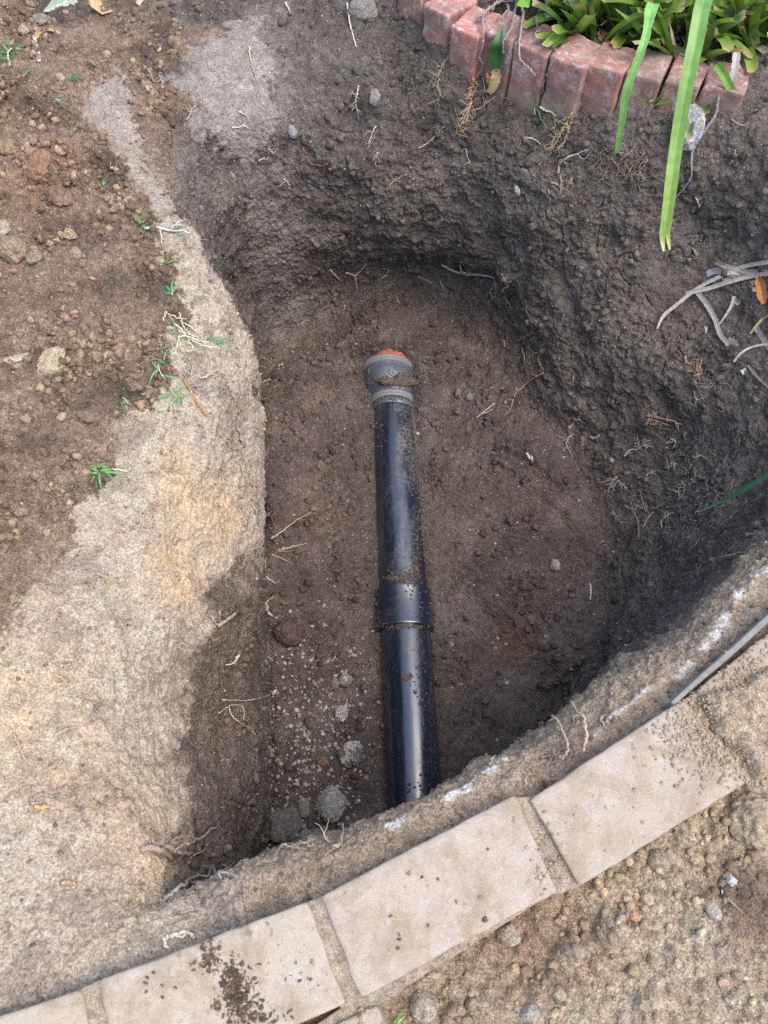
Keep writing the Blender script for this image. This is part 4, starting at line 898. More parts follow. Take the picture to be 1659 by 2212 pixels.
# below the bricks
root('root','brown root tuft hanging left of the lichen covered brick',[(3,(963,130),(955,142),(948,158),(935,170),(928,180)),(3.5,(950,155),(948,175),(946,190)),(2.8,(946,190),(952,205),(945,225)),(2.6,(955,150),(945,165),(938,182))],(.32,.23,.15),branch=8)
root('root','long rusty root tuft below the brick behind the green leaf',[(4,(1022,168),(1015,195),(1010,215)),(4,(1017,222),(1005,240),(998,256),(983,275)),(3,(1016,224),(1010,245),(1008,262)),(3,(1012,230),(1000,262),(990,275)),(3.5,(1018,180),(1024,195),(1008,210)),(2.6,(990,300),(1000,285),(1005,280))],(.38,.26,.16),branch=12)
root('root','fan of straw coloured roots below the grey topped brick',[(4,(1236,242),(1225,262),(1215,280),(1200,300),(1188,322)),(3.5,(1234,246),(1232,270),(1222,300),(1205,325)),(3.5,(1230,250),(1218,275),(1205,290),(1192,305)),(3,(1226,260),(1228,285),(1216,315)),(3,(1236,244),(1212,265),(1195,275)),(3,(1220,275),(1200,310),(1180,332))],(.42,.32,.19),branch=14)
root('root','smooth white root just right of the straw coloured fan',[(5,(1207,375),(1212,355),(1224,340),(1245,328),(1272,322)),(2.5,(1245,328),(1262,336),(1275,330))],(.42,.35,.27),arch=.006,branch=2)
root('root','white root bent along the foot of the wide dusty brick',[(4.5,(1168,230),(1178,236),(1188,244),(1202,249)),(2.5,(1130,295),(1150,300),(1170,312))],BONE)
root('root','wide mat of brown rootlets in the wall between the hanging leaves',[(3,(1330,320),(1345,335),(1362,350)),(3,(1375,310),(1360,330),(1352,350)),(3,(1390,330),(1375,350),(1368,372)),(3,(1320,340),(1335,360),(1330,380)),(3,(1350,350),(1362,372),(1352,395)),(3,(1400,345),(1385,365),(1372,385)),(3,(1310,370),(1300,385),(1285,400)),(3,(1380,372),(1390,385),(1372,400)),(3,(1290,350),(1300,330),(1315,318)),(3,(1275,370),(1288,352),(1300,345))],(.27,.21,.15),branch=12,bl=20)
root('root','lower mat of rootlets in the far wall below the bricks',[(3,(1190,395),(1205,400),(1215,415)),(3,(1210,380),(1212,400),(1208,425)),(3,(1235,385),(1232,400)),(3,(1185,410),(1190,430)),(2.6,(905,320),(925,305),(945,290),(960,272)),(2.6,(835,410),(850,390),(880,375)),(2.6,(1005,320),(1015,345),(1020,360))],(.33,.26,.19),branch=5)
root('root','thin dark roots over the buried red brick end',[(3,(1020,237),(1040,232),(1053,220),(1070,208),(1088,210),(1100,218)),(2.6,(1052,222),(1042,210),(1043,200)),(2.4,(1020,240),(1030,255))],(.30,.19,.12),branch=2)
root('creeper','long bare grey stem trailing from the plants down the wall',[(6,(1554,186),(1551,220),(1543,250),(1520,285),(1500,320),(1496,350),(1492,378),(1475,408),(1450,436))],(.25,.225,.20),'stem',taper=.5,wig=.0003,arch=.01,knob=0)
root('root','short grey roots near the white patched stone',[(3.5,(1378,245),(1395,228),(1412,212)),(3,(1385,240),(1380,250)),(2.5,(1582,345),(1575,355)),(2.4,(1580,260),(1600,270),(1612,272)),(3,(1502,425),(1510,440),(1512,448))],(.36,.31,.25))
# right slope
root('root','brown bundle of torn roots at the dark hollow in the right slope',[(6,(1398,898),(1420,902),(1445,908),(1476,916)),(4.5,(1402,906),(1425,912),(1455,920)),(4,(1410,895),(1432,905),(1462,912)),(4,(1405,915),(1430,918))],(.36,.25,.18),branch=8)
root('root','branching white root below the dark hollow',[(4,(1350,984),(1362,974),(1380,970),(1392,958),(1404,952)),(3,(1380,970),(1385,958)),(3,(1392,962),(1408,964)),(3.2,(1440,960),(1455,948),(1462,955))],(.46,.41,.35),branch=8)
root('root','forked thread root left on the right slope',[(3.4,(1236,938),(1226,948),(1224,963),(1232,975),(1238,989)),(2.5,(1222,950),(1210,945)),(2.6,(1245,910),(1255,895)),(2.5,(1232,925),(1246,905),(1262,912))],(.42,.37,.31),branch=4)
root('root','grey splayed root crown on the lower right slope',[(5,(1335,1030),(1322,1042),(1310,1050)),(4,(1340,1036),(1320,1055),(1300,1066)),(4,(1332,1030),(1318,1035),(1305,1045)),(3.5,(1338,1040),(1352,1052)),(3.5,(1325,1045),(1312,1070)),(4.5,(1395,1030),(1410,1022),(1425,1018))],(.34,.29,.25),branch=10)
root('root','pale twisting root at the foot of the right slope',[(4.5,(1430,1140),(1434,1125),(1448,1115),(1456,1108)),(3,(1440,1118),(1436,1106))],(.50,.44,.36),branch=3)
root('root','tangle of thin roots left of the pale twisting root',[(3,(1325,1105),(1332,1118),(1345,1130)),(3,(1362,1085),(1372,1110),(1380,1135),(1382,1165)),(3,(1350,1090),(1365,1100),(1378,1098)),(3,(1375,1092),(1395,1100),(1405,1115)),(2.6,(1390,1140),(1410,1110),(1430,1090)),(3,(1385,1070),(1392,1085),(1396,1100))],(.33,.28,.23),branch=9)
root('root','scribble of white rootlets between the right slope roots',[(3,(1460,1060),(1470,1072),(1465,1082)),(3,(1470,1040),(1482,1050),(1478,1062)),(3,(1495,1035),(1505,1045)),(3,(1440,1010),(1452,1000),(1464,1004)),(3,(1480,1010),(1490,1022)),(3,(1500,880),(1508,865),(1520,860)),(3,(1535,825),(1545,835)),(3,(1500,990),(1515,985),(1530,992))],(.42,.37,.31),branch=8)
root('root','tuft of brown roots holding a reddish flake, up the right slope',[(3.5,(1505,775),(1506,800),(1504,830)),(3,(1518,778),(1512,795),(1508,815)),(3,(1480,768),(1484,785),(1500,784)),(3,(1485,802),(1498,806),(1505,815)),(7,(1508,812),(1516,808)),(3,(1500,815),(1505,835))],(.36,.24,.17),branch=7)
root('root','thin root straggling over the right slope near the lip',[(2.6,(1504,1243),(1512,1228),(1530,1216),(1560,1208),(1600,1196),(1630,1183)),(2.6,(1560,1208),(1580,1200))],(.30,.26,.22),wig=.0005,taper=.6)
root('twig','straight white stick upright on the floor right of the pipe',[(5,(1274,1262),(1275,1278),(1274,1296))],(.40,.36,.31),'twig',taper=.7,wig=.0003)
root('twig','crossed straw pieces on the floor upper right of the pipe',[(3,(1030,904),(1048,888),(1068,872)),(2.5,(1038,898),(1050,893),(1063,885))],(.38,.32,.25),'twig',wig=.0003,taper=.8)
root('root','long thin root wandering down the floor edge under the undercut',[(3,(1175,806),(1150,818),(1130,835),(1110,858),(1105,880),(1090,898)),(3,(1128,750),(1135,775),(1130,800)),(3,(1170,755),(1165,780),(1178,800)),(2.6,(1240,810),(1238,830))],(.34,.28,.22),branch=6)
root('wood_chip','white crooked flake on the floor right of the pipe',[(6,(1137,978),(1142,988),(1150,990)),(4,(1150,984),(1150,996))],(.50,.46,.41),'wood chip',taper=.8)
root('wood_chip','grey square chip and short tan root on the right slope',[(9,(1318,990),(1326,1000)),(6,(1275,945),(1286,947),(1295,940))],(.25,.23,.22),'wood chip',taper=.9)
root('root','small forked white root on the floor by the near lip',[(3,(1302,1570-0),(1303,1555),(1310,1545)),(2.5,(1303,1555),(1297,1550))],(.42,.38,.33))

# dead straps piled at the right
def strap(mb, pts, w, c, c2=None, n=10, fold=.25, lift=.004, thick=.0007, jag=.06, upv=None, c_edge=None, wv=None):
    """narrow leaf along pixel points (or px,py,z); w in pixels"""
    Q = []
    for p in pts: Q.append(at(*p) if len(p) == 3 else hit(p[0], p[1], lift)[0])
    C = cr(np.array(Q), n) if len(Q) > 2 else np.array([Q[0]+(Q[1]-Q[0])*t for t in np.linspace(0, 1, 12)])
    m = len(C); T = np.gradient(C, axis=0); T /= np.linalg.norm(T, axis=1)[:, None]
    view = np.array((0, 0, CAMZ))-C; view /= np.linalg.norm(view, axis=1)[:, None]
    up = np.array(upv) if upv is not None else None
    V = []; Cc = []
    c = np.array(c, float); c2 = c if c2 is None else np.array(c2, float)
    for i in range(m):
        nvec = view[i] if up is None else up/np.linalg.norm(up)
        a = np.cross(T[i], nvec); a /= np.linalg.norm(a)+1e-9; b = np.cross(a, T[i])
        t = i/(m-1); ww = (w if wv is None else np.interp(t, *wv))*.5*np.linalg.norm(C[i]-np.array((0, 0, CAMZ)))/FPX
        for q_, s in enumerate(np.linspace(-1, 1, 13)):
            V.append(C[i]+a*s*ww*(1+random.uniform(-jag, jag)*(abs(s) == 1))+b*(-fold*ww*(1-abs(s))+(.03*ww if q_ % 2 else 0)))
            k = c+(c2-c)*t; Cc.append(k*(1.3 if q_ == 6 else (.86 if q_ % 2 else 1.04))*random.uniform(.95, 1.05) if c_edge is None or abs(s) < 1 else np.array(c_edge)*.5+k*.5)
    F_ = [(i*13+k, i*13+k+1, (i+1)*13+k+1, (i+1)*13+k) for i in range(m-1) for k in range(12)]
    mb.add(V, F_, np.array(Cc)); return C
def dead(lab, pts, w, c, cat='dead leaf', name='dead_leaf', group='dead leaves lying at the right', **k):
    mb = MB(); strap(mb, pts, w, c, **k); o = mb.build(name, M_dry); tag(o, lab, cat, group)
GL = (.43,.39,.33)
dead('longest dead strap leaf, curving left and down to a frayed tip',[(1425,712),(1438,686),(1460,661),(1509,626),(1554,601),(1607,581),(1659,570),(1720,560)],7,GL,wv=([0,.15,1],[3,7,8]),lift=.010)
dead('straight straw coloured dead leaf crossing over the longest one',[(1475,639),(1535,626),(1592,611),(1633,598),(1700,590)],8,(.46,.41,.34),lift=.014)
dead('grey dead leaf slanting down right to a pale torn scrap',[(1502,624),(1526,658),(1547,691),(1560,722),(1577,748)],9,(.34,.31,.27),lift=.006)
dead('broad silvery dead leaf with a rounded left end',[(1528,592),(1545,588),(1573,587),(1620,590),(1700,592)],12,(.43,.42,.39),lift=.006,fold=.5)
dead('brownish grey dead stalk above the silvery leaf',[(1545,566),(1569,577),(1592,584),(1640,588)],9,(.30,.26,.22),lift=.008)
dead('twisted dead strip under the straw coloured leaf',[(1562,608),(1590,600),(1625,588),(1680,580)],8,(.34,.29,.24),lift=.005)
dead('dark grey dead strip half hidden in the leaf pile',[(1568,590),(1595,600),(1610,605)],7,(.20,.19,.19),lift=.007)
dead('thin bone coloured stalk ending at the slanting grey leaf',[(1588,641),(1580,663),(1567,684),(1556,703)],5,(.44,.40,.34),wv=([0,1],[7,3]))
dead('yellowish thin stalk bending at the right edge below the pile',[(1670,676),(1650,688),(1637,699),(1620,723)],4.5,(.44,.34,.20))
dead('long white rootlike stalk at the right edge',[(1680,744),(1659,746),(1622,751),(1602,765),(1588,781)],4.5,(.48,.43,.36))
dead('dark peeling stick at the right edge',[(1632,705),(1645,730),(1662,756),(1690,790)],10,(.24,.21,.19))
dead('thin brown stalk lowest at the right edge',[(1618,789),(1638,815),(1662,838),(1690,860)],5,(.28,.22,.17))
dead('orange brown curled dead leaf at the right edge',[(1637,596,-.20),(1643,620,-.215),(1650,656,-.23)],17,(.38,.17,.06),fold=.7,lift=.012,group=None,wv=([0,.2,.8,1],[4,14,18,6]))
dead('torn papery scrap at the end of the slanting grey leaf',[(1568,748),(1582,744),(1596,748)],20,(.32,.28,.26),fold=.1,jag=.5,wv=([0,.4,.7,1],[8,22,14,5]),group=None)
dead('small pale seed husk on the right slope',[(1524,703),(1525,712),(1525,722)],7,(.40,.34,.26),fold=.5,wv=([0,.5,1],[2,7,2]),name='seed_husk',cat='husk',group=None)
dead('bluish white plastic like flake on the right slope',[(1603,806),(1614,802)],9,(.58,.62,.64),fold=.1,name='flake',cat='flake',group=None)
dead('tan crumpled leaf bit right of the slanting grey leaf',[(1588,648),(1600,655)],10,(.34,.27,.17),fold=.6,jag=.4,group=None)
dead('tan crumpled leaf scrap beside the orange curled leaf',[(1622,620),(1632,618),(1638,628)],15,(.38,.30,.20),fold=.6,jag=.4,group=None)
dead('grey husk lying on the slope above the dead leaf pile',[(1498,532),(1504,540),(1508,550)],7,(.24,.21,.19),fold=.5,group=None,name='seed_husk',cat='husk')
# top left litter
dead('grey green fallen leaf at the top left',[(97,30),(118,20),(142,8),(160,-4),(170,-20)],24,(.36,.42,.34),fold=.25,wv=([0,.25,.7,1],[2,16,40,30]),name='fallen_leaf',cat='leaf',group=None,lift=.006)
dead('ribbed tan dried leaf beside the grey green one at the top',[(222,34),(226,15),(228,-8),(228,-30)],36,(.50,.36,.19),fold=.5,jag=.12,wv=([0,.2,.7,1],[30,44,50,50]),name='fallen_leaf',cat='leaf',group=None,lift=.012)
dead('brown twig like strip below the fallen leaves at top left',[(110,55),(130,62),(158,66),(178,60)],10,(.19,.15,.12),fold=.4,group=None,name='bark_strip',cat='bark')
dead('curled yellowish dry strip near the top left grass',[(78,84),(90,68),(112,64),(132,74)],8,(.40,.27,.15),fold=.5,group=None,name='dry_strip',cat='dry leaf')
dead('white dry stalk standing below the curled yellowish strip',[(75,80),(78,100),(82,118),(85,136)],5,(.62,.58,.50),fold=.3,group=None,name='dry_stalk',cat='stalk')
dead('small tan husk lying flat at the left edge',[(6,776),(25,778),(45,774),(60,766)],13,(.40,.33,.25),fold=.5,wv=([0,.3,.7,1],[3,13,12,3]),group=None,name='seed_husk',cat='husk')
dead('pale curled rind at the top of the picture',[(298,12),(304,4),(310,-6)],8,(.48,.40,.28),group=None,name='dry_strip',cat='dry leaf')

# ------------------------------------------------------------------ grass sprigs
def sprig(lab, stem, blades, colg=(.09,.25,.085), stemc=(.50,.46,.34), cat='grass', sw=3.2, extra=None):
    """stem: list of pixels; blades: (x0,y0,x1,y1,width_px)"""
    s0, _ = hit(*stem[0], .0); root_ = empty('grass_sprig', s0, lab, cat, 'grass sprigs on the soil')
    mb = MB(); C = pline(stem, .003, wig=.0004, arch=.006); tube(mb, C, pxr(sw, C[0]), pxr(sw*.6, C[0]), stemc, 6)
    if extra:
        for e_ in extra: C2 = pline(e_, .003, wig=.001, arch=.008); tube(mb, C2, pxr(3, C2[0]), pxr(1.4, C2[0]), np.array(stemc)*random.uniform(.8, 1.1), 5)
    child(mb.build('stem', M_root), root_)
    mb = MB()
    for (x0, y0, x1, y1, w_) in blades:
        a, na_ = hit(x0, y0, .006); b, nb_ = hit(x1, y1, .004); L = np.linalg.norm(b-a)
        b = a+(b-a)*1.15
        if L > .1: b = a+(b-a)*.06/L; L = .06
        m_ = (a+b)/2+na_*L*random.uniform(.15, .3); C = cr(np.array([a, m_, b+nb_*random.uniform(0, .006)]), 7); n_ = len(C)
        T = np.gradient(C, axis=0); V = []; Cc = []
        g_ = np.array(colg)*.8*random.uniform(.7, 1.25)*np.array((random.uniform(.8, 1.4), 1, random.uniform(.7, 1.2)))
        for i in range(n_):
            t = i/(n_-1); vw = np.array((0, 0, CAMZ))-C[i]; s_ = np.cross(T[i], vw); s_ /= np.linalg.norm(s_)+1e-9; up_ = vw/np.linalg.norm(vw)
            hw = pxr(w_*.72, C[i])*(min(1, .35+t*3)*(1-t)**.75+.02)
            V += [C[i]-s_*hw, C[i]-up_*hw*.4, C[i]+s_*hw]; Cc += [g_*.9, g_*1.2, g_]
        mb.add(V, [(i*3+k, i*3+k+1, i*3+k+4, i*3+k+3) for i in range(n_-1) for k in (0, 1)], np.array(Cc))
    child(mb.build('blades', M_leaf), root_)
sprig('grass tuft cut by the left edge near the top',[(20,145),(24,125),(30,105)],[(26,118,4,100,8),(28,110,30,86,8),(28,112,52,104,8),(26,122,50,118,7),(22,130,0,136,8),(24,128,42,134,6),(20,140,16,154,6),(24,120,0,118,8),(10,125,0,150,6)])
sprig('lone short blade right of the top left grass tuft',[(52,166),(60,162)],[(56,167,72,156,6),(50,160,42,154,3)])
sprig('small grass sprig beside the yellowish pebble',[(152,172),(160,172)],[(156,173,178,183,5),(158,172,176,166,5),(160,174,148,170,4),(160,172,172,172,3)])
sprig('small pale green sprig below the yellowish pebble',[(120,220),(130,218)],[(124,220,140,228,4),(128,216,134,211,5),(124,216,128,226,4),(128,214,120,226,4)],(.16,.32,.13))
sprig('single blade on the tip of the grey crust',[(158,284),(165,280)],[(158,285,180,270,6)])
sprig('two tiny blades on the soil left of the crust, upper pair',[(238,364),(244,360)],[(240,366,254,356,6),(236,350,234,362,3)])
sprig('two tiny blades on the soil left of the crust, lower pair',[(222,400),(226,394)],[(222,404,224,390,5),(224,396,233,392,4)])
sprig('grass runner with a white root, lying over the crust edge',[(308,495),(325,495),(345,500),(368,500)],[(305,488,290,462,8),(308,488,316,478,6),(304,490,296,482,6),(306,494,318,490,6),(306,496,302,510,6),(310,496,300,504,5),(385,505,402,518,5),(388,500,410,498,4),(395,510,408,536,5)],(.10,.33,.11),(.62,.58,.50),sw=6,
      extra=[[(345,500),(352,510),(350,530)],[(368,500),(385,494),(402,492)],[(368,500),(395,486),(424,480)],[(368,500),(400,508),(416,520)],[(340,496),(355,485)]])
sprig('sparse sprig on the crust below the grass runner',[(346,572),(358,570)],[(356,570,376,561,5),(352,568,360,558,5),(354,572,340,568,4)],(.09,.28,.09))
sprig('upright dark green sprig on the edge of the crust',[(372,640),(374,625)],[(372,630,380,608,7),(370,632,360,620,7),(372,634,362,636,7),(374,628,388,626,6),(374,636,398,618,4),(372,640,358,640,5)],(.08,.30,.10))
sprig('tangle of straw and roots with green tips on the bank top',[(372,700),(388,716),(402,730),(420,736),(452,742)],[(442,738,470,742,6),(455,742,478,735,6),(462,744,485,742,6),(466,740,494,739,6),(470,744,478,752,6),(376,720,368,718,6),(366,705,360,702,5),(380,690,376,712,8),(415,712,416,706,6),(412,716,418,708,6),(385,725,374,722,5),(452,738,460,730,5)],(.11,.36,.14),(.60,.55,.40),sw=3.5,
      extra=[[(353,697),(352,683),(362,676),(372,682),(380,700)],[(388,676),(390,700),(396,712)],[(362,680),(385,690),(402,690)],[(390,692),(400,710),(415,728),(440,742),(447,752)],[(396,716),(410,725),(430,722)],[(404,730),(405,745),(412,755),(404,765)],[(400,728),(390,735),(384,748),(378,770)],[(408,735),(425,748),(450,756),(475,750)],[(402,700),(412,712),(425,722),(440,735)],[(410,760),(425,766),(420,758)],[(385,712),(395,730),(410,738),(430,735)]])
sprig('spray of narrow blades on the soil left of the tangle',[(356,790),(360,770),(362,758)],[(358,775,376,778,7),(360,765,350,754,5),(358,780,342,778,6),(358,785,374,788,6),(356,790,330,780,5),(360,770,372,762,4),(355,760,366,755,6)],(.08,.24,.10),(.3,.3,.2))
sprig('sprig with one blade left and one long blade right',[(340,790),(347,805),(356,822)],[(348,802,328,830,9),(350,806,392,814,7),(348,798,344,790,6),(344,800,330,786,6)],(.10,.34,.15))
sprig('bright star shaped sprig beside the ginger twig',[(366,838),(374,852),(381,862)],[(374,850,346,866,8),(376,848,405,841,7),(380,858,364,876,8),(382,858,404,856,8),(381,862,381,884,7),(382,862,392,878,6)],(.11,.38,.12),(.45,.36,.38))
sprig('small sprig at the ragged edge of the crust, left of the star shaped one',[(264,865),(270,870),(280,878)],[(268,866,280,858,6),(270,868,284,878,8),(262,870,270,888,7),(268,866,262,860,4)],(.09,.32,.13))
sprig('yellowing sprig just right of the small one at the crust edge',[(292,872),(304,874)],[(300,872,312,888,4),(304,872,318,870,4),(300,876,300,888,4),(302,870,318,866,3),(304,876,312,882,4)],(.42,.42,.20))
sprig('biggest leafy green sprig on the crust at left',[(276,1019),(250,1020),(232,1020)],[(214,1022,190,1010,9),(214,1018,232,1004,7),(216,1024,218,1058,9),(222,1022,256,1028,9),(220,1020,248,1018,8),(224,1024,240,1040,7),(212,1026,196,1026,8),(210,1020,206,1008,7),(206,1030,200,1046,7),(222,1016,236,1014,6)],(.10,.36,.10),(.55,.48,.38),sw=4)
sprig('tiny blade left of the biggest green sprig',[(170,1043),(172,1048)],[(168,1042,176,1054,6)])
sprig('faint little sprig low on the left crust',[(32,1310),(38,1308)],[(34,1310,44,1300,5),(36,1310,46,1308,4)],(.14,.24,.08))
sprig('thin upright blades at the foot of the wide dusty brick',[(1155,246),(1155,232)],[(1154,246,1155,212,5),(1158,240,1160,215,4),(1158,232,1172,254,4),(1166,246,1186,275,4),(1160,236,1166,252,3)],(.13,.28,.08))
sprig('arching grass blades at the foot of the brick with white marks',[(1380,240),(1396,228),(1408,214)],[(1408,222,1448,176,7),(1404,228,1412,186,4),(1410,226,1438,204,4),(1412,224,1454,206,6),(1404,226,1396,206,5),(1402,218,1370,176,5),(1448,230,1456,216,5)],(.14,.27,.06),(.35,.32,.26))
sprig('tiny green seedling in the lip beside the middle paver',[(913,1798),(916,1796)],[(912,1798,920,1796,7),(916,1798,910,1794,6),(916,1796,922,1800,5)],(.22,.48,.08))
sprig('single green blade leaning in from the right edge above the lip',[(1506,1108),(1512,1105)],[(1506,1108,1545,1090,3)],(.07,.2,.08))
sprig('pale grass blade in the soil at lower right',[(1560,1925),(1566,1940)],[(1566,1936,1604,1974,4)],(.30,.30,.10))
sprig('small bright green leaf at the bottom edge beside the pavers',[(862,2206),(864,2202)],[(858,2210,868,2192,10),(864,2210,872,2200,8)],(.2,.5,.08))
# the long dark blade from the right
mb = MB(); strap(mb, [(1508,1106,-.30),(1550,1087,-.27),(1590,1066,-.23),(1659,1026,-.16),(1760,970,-.06)], 10, (.07,.20,.09), wv=([0,.5,1],[2,9,12]), fold=.4)
o = mb.build('long_grass', M_leaf); tag(o, 'long dark green blade reaching in from the right edge', 'grass')

# ------------------------------------------------------------------ strap leaved plants behind the bricks
def blade3d(mb, base, az, el, L, w, droop, c0, c1, ctip, cut=True, twist=0, n=12):
    C = [np.array(base, float)]; e = el
    for i in range(n):
        d = np.array((math.cos(az)*math.cos(e), math.sin(az)*math.cos(e), math.sin(e))); C.append(C[-1]+d*L/n); e -= droop/n
    C = np.array(C); T = np.gradient(C, axis=0); T /= np.linalg.norm(T, axis=1)[:, None]; V = []; Cc = []
    sidev = np.array((-math.sin(az), math.cos(az), 0))
    for i in range(n+1):
        t = i/n; a = sidev*math.cos(twist*t)+np.cross(T[i], sidev)*math.sin(twist*t); b = np.cross(a, T[i])
        if b[2] < 0: b = -b
        ww = w*.5*(1.25-.35*t)*(1 if cut or t < .6 else max(.05, (1-t)/.4))
        for s in (-1, -.5, 0, .5, 1):
            jag = np.array((0, 0, 0.)) if i < n else T[i]*random.uniform(-.004, .004)
            V.append(C[i]+a*s*ww+b*abs(s)**1.5*ww*.45+jag)
            c = np.array(c0)*(1-t)+np.array(c1)*t
            if cut and t > .96: c = np.array(ctip)
            elif cut and t > .90 and random.random() < .5: c = np.array(ctip)*.6+c*.4
            Cc.append(c*(1.15 if s == 0 else 1)*random.uniform(.92, 1.08))
    mb.add(V, [(i*5+k, i*5+k+1, (i+1)*5+k+1, (i+1)*5+k) for i in range(n) for k in range(4)], np.array(Cc))
def clump_(lab, centre, fans, rad, nleaf, Lr, seed, long_leaves=()):
    random.seed(seed); root_ = empty('strap_leaf_plant', centre, lab, 'plant', 'strap leaved plants behind the brick edging')
    mb = MB(); md = MB()
    for f in range(fans):
        fx = centre[0]+random.uniform(-rad, rad)*1.3; fy = centre[1]+random.uniform(-rad*.8, rad); faz = random.uniform(0, math.pi)
        for k in range(nleaf):
            az = faz+(math.pi if k % 2 else 0)+random.gauss(0, .35); el = random.uniform(.55, 1.45)
            if random.random() < .25: el = random.uniform(.05, .5)
            L = random.uniform(*Lr); w_ = random.uniform(.018, .032)
            g = random.random(); c1 = np.array((.11, .23, .028))*(1-g)+np.array((.27, .43, .055))*g
            if random.random() < .18: c1 = np.array((.045, .12, .022))
            c0 = np.array((.14, .22, .045)) if random.random() < .6 else np.array((.10, .13, .03))
            b0 = (fx+math.cos(az)*.012, fy+math.sin(az)*.012, centre[2]-.015)
            blade3d(mb, b0, az, el, L, w_, random.uniform(.1, 1.0)*(L/.15), c0, c1, (.42, .30, .15), cut=random.random() < .85, twist=random.uniform(-.5, .5))
        for k in range(5):
            az = random.uniform(0, 6.28); blade3d(md, (fx, fy, centre[2]-.008), az, random.uniform(.0, .45), random.uniform(.04, .11), random.uniform(.008, .018), random.uniform(.2, .9), (.20, .13, .07), random.choice([(.36, .27, .16), (.45, .42, .36), (.24, .15, .08)]), (.4, .3, .2), twist=random.uniform(-1.5, 1.5))
    child(mb.build('leaves', M_leaf), root_); child(md.build('dead_leaves', M_dry), root_)
    for nm, lb, pts, w_, c, kw in long_leaves:
        m2 = MB(); strap(m2, pts, w_, c, **kw); o = m2.build(nm, M_leaf); child(o, root_)
        if lb: o['label'] = lb
A_ = at(1330, 40, .01); B_ = at(1545, 95, .01)
clump_('cut back strap leaved plant left of the widest hanging leaf', np.array((.49, 1.655, .005)), 12, .075, 10, (.08, .165), 3,
  [('hanging_leaf', 'narrow green leaf with torn brown edges, hanging over the bricks', [(1412,5,.19),(1405,27,.185),(1397,70,.17),(1383,116,.15),(1356,190,.10),(1342,271,.03),(1333,331,-.03)], 17, (.22,.52,.12), dict(c2=(.26,.45,.13), wv=([0,.15,.3,.7,1],[20,21,15,15,9]), fold=.3, jag=.10, c_edge=(.45,.33,.2)))])
clump_('big cut back strap leaved plant whose widest leaf hangs into the pit', np.array((.70, 1.60, .0)), 14, .075, 10, (.09, .185), 4,
  [('hanging_leaf', 'wide light green leaf hanging far down over the pit with a split yellow tip', [(1550,-60,.26),(1520,5,.26),(1503,90,.23),(1482,190,.18),(1463,300,.11),(1447,420,.04),(1436,505,-.02)], 27, (.16,.36,.10), dict(c2=(.32,.47,.09), wv=([0,.3,.8,1],[27,27,23,20]), fold=.34, jag=.02)),
   ('leaf_tip', 'pale split tip of the wide hanging leaf, left half', [(1431,500,-.018),(1431,520,-.035),(1434,543,-.05)], 11, (.45,.62,.10), dict(c2=(.70,.68,.35), wv=([0,1],[13,4]), fold=.2)),
   ('leaf_tip', 'pale split tip of the wide hanging leaf, right half', [(1441,500,-.018),(1444,518,-.035),(1447,540,-.05)], 10, (.45,.62,.10), dict(c2=(.66,.66,.25), wv=([0,1],[11,3]), fold=.2)),
   ('cut_leaf', 'short cut leaf pointing down right at the bed edge', [(1548,140,.06),(1562,160,.045),(1585,205,.01),(1608,256,-.04)], 14, (.16,.34,.05), dict(c2=(.28,.46,.08), fold=.4)),
   ('dry_leaf', 'white papery dead leaf hanging by the short cut leaf', [(1592,112,.07),(1588,150,.05),(1580,180,.03),(1577,196,.015)], 13, (.50,.47,.42), dict(fold=.3, jag=.15, wv=([0,.7,1],[12,15,4])))])
clump_('strap leaved plant at the top right corner', np.array((.97, 1.62, .005)), 12, .085, 10, (.09, .22), 5)
clump_('dark green plant at the top behind the vine stems', np.array((.36, 1.88, .005)), 6, .06, 8, (.08, .18), 6)
clump_('strap leaved plant in the second row behind the others', np.array((.68, 1.84, .0)), 12, .14, 9, (.12, .24), 7)
clump_('farthest strap leaved plant in the planting bed', np.array((1.05, 1.86, .0)), 10, .13, 9, (.12, .24), 8)

# vine over the bricks
random.seed(9)
o0, _ = hit(1119, 30); vine = empty('vine', o0, 'leafless looking vine stems trailing over the bricks with one green leaf', 'vine')
mb = MB(); VC = (.24, .20, .18)
for wd, pts in [(6,[(1122,-20),(1119,0),(1114,28),(1109,50),(1100,75),(1094,90),(1091,112)]),(5,[(1100,-15),(1088,2),(1062,27),(1047,42),(1044,52),(1038,75),(1034,95),(1030,118)]),(4.5,[(1127,15),(1129,50),(1127,80),(1129,110),(1139,130),(1148,140),(1160,162)]),
   (5,[(1176,-10),(1175,15),(1180,30),(1196,40),(1205,52),(1206,70),(1198,95)]),(4,[(1175,15),(1168,40),(1157,55),(1159,68),(1165,75)]),(4,[(1090,0),(1097,12),(1108,10),(1116,2)]),(4,[(1172,28),(1160,22),(1157,45)]),(5,[(1204,-10),(1215,12),(1222,30),(1230,42)]),
   (4,[(1098,12),(1096,35),(1087,45),(1086,62)]),(4,[(1182,30),(1200,38),(1218,46)]),(5,[(1062,27),(1075,18),(1090,8)]),(3,[(1030,118),(1029,140),(1024,165)]),(3.5,[(1196,100),(1186,120),(1172,160),(1168,200)]),(6,[(1030,48),(1040,48),(1046,52)]),(3,[(1165,75),(1155,83),(1152,84)])]:
    C = pline(pts, .006, wig=.0009, arch=.008); tube(mb, C, pxr(wd, C[0]), pxr(wd*.65, C[0]), np.array(VC)*random.uniform(.7, 1.25), 7, .12, knob=.12)
child(mb.build('stems', M_root), vine)
mb = MB(); mb2 = MB()
C = pline([(1085,66),(1078,80),(1070,110),(1062,130),(1052,152)], .006, wig=.0004); tube(mb2, C, pxr(2.5, C[0]), pxr(2, C[0]), (.36,.20,.12), 5)
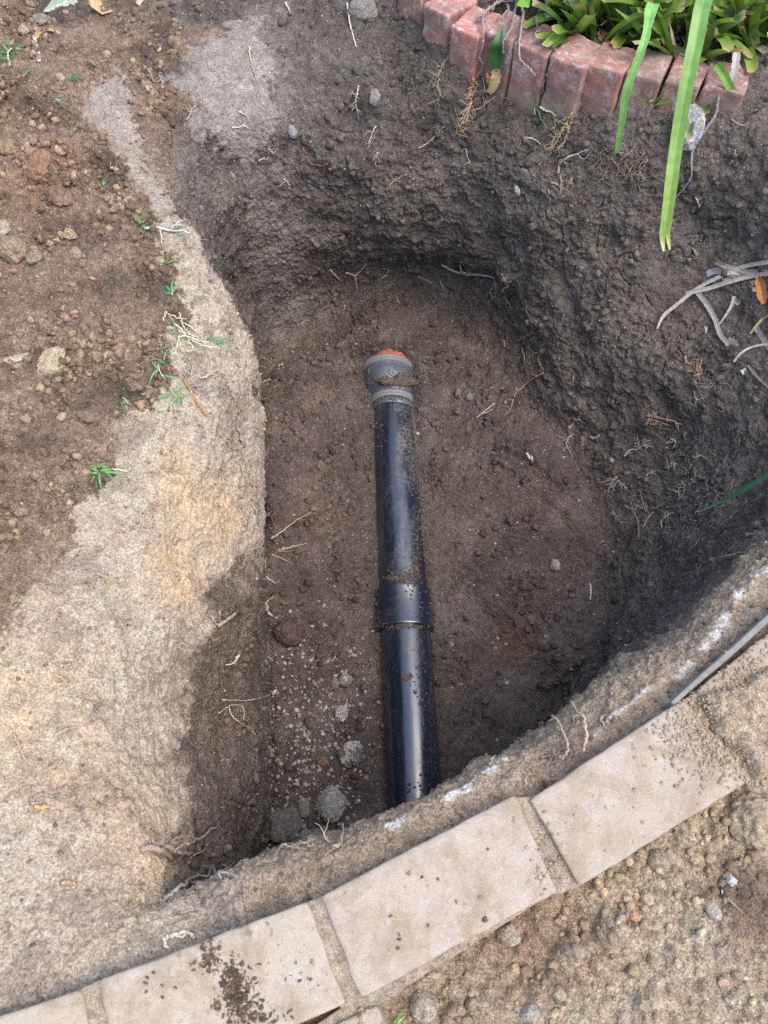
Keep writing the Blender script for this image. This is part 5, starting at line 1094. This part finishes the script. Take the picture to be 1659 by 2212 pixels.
C = pline([(1043,165),(1042,180),(1046,200)], .005, wig=.0004); tube(mb2, C, pxr(2, C[0]), pxr(1.6, C[0]), (.4,.3,.2), 5)
child(mb2.build('leaf_stalk', M_root), vine)
strap(mb, [(1085,70),(1083,88),(1080,110),(1079,130),(1077,148)], 26, (.035,.13,.03), wv=([0,.2,.5,.8,1],[3,18,27,20,3]), fold=.25, lift=.012, jag=.02)
child(mb.build('green_leaf', M_leaf), vine)
mb = MB(); strap(mb, [(1086,143),(1081,155),(1076,170),(1070,182),(1063,197)], 18, (.62,.40,.17), c2=(.66,.46,.22), wv=([0,.25,.6,1],[4,20,17,12]), fold=.35, lift=.012, jag=.12)
strap(mb, [(1055,154),(1058,163),(1057,174)], 9, (.52,.32,.14), wv=([0,.5,1],[3,9,3]), fold=.3, lift=.008)
child(mb.build('dry_leaf', M_dry), vine)
mb = MB(); strap(mb, [(1124,-4,.05),(1136,6,.045),(1142,16,.04)], 22, (.22,.50,.05), wv=([0,.5,1],[24,18,3]), fold=.2)
child(mb.build('young_leaf', M_leaf), vine)
# ------------------------------------------------------------------ hair roots everywhere on the cut earth (beyond counting)
random.seed(21); np.random.seed(21)
def hairs(n, wt, seed, lab, colr, Lr=(.008, .03), rr=(.00028, .0007)):
    i = pick(wt, n, seed); mb = MB()
    for k in i:
        p = P[k]; nn_ = NV[k]; d = np.random.normal(size=3); d -= nn_*d.dot(nn_); d[2] -= .5; d /= np.linalg.norm(d)
        L = random.uniform(*Lr); q = [p+nn_*.0005]; m = 6
        for s in range(m):
            d = d+np.random.normal(0, .38, 3)-nn_*(d.dot(nn_))*.5; d /= np.linalg.norm(d)
            q.append(q[-1]+d*L/m+nn_*random.uniform(-.0004, .0011))
        tube(mb, q, random.uniform(*rr), .00015, np.array(colr)*random.uniform(.6, 1.25), 3, .05)
    o = mb.build('hair_roots', M_root); tag(o, lab, 'roots', kind='stuff')
clr = np.clip(xf*2+.3, .05, 1)
hairs(1300, wall*(CP < 5.5)*sstep(RP, 3.6, 5.5)*clr+.5*wall*clr, 61, 'fine hair roots in the dark far and right walls', (.34, .28, .22))
hairs(700, tan*np.exp(-((P[:, 1]-.55)/.5)**2)*clr+sh*.3, 62, 'fine hair roots over the pale dry bank', (.42, .35, .26))
hairs(420, wall*np.exp(-((P-at(1420,1050,-.42))**2).sum(1)/(2*.10**2)), 64, 'pale hair roots crowded on the lower right slope', (.52, .45, .36), (.012, .036), (.0004, .0009))
hairs(300, wall*np.exp(-((P-at(1330,340,-.17))**2).sum(1)/(2*.10**2)), 65, 'brown hair roots in the wall under the bricks', (.30, .23, .16), (.014, .04), (.0003, .0008))
hairs(120, nearz*clr, 63, 'fine hair roots along the near lip', (.40, .33, .24))
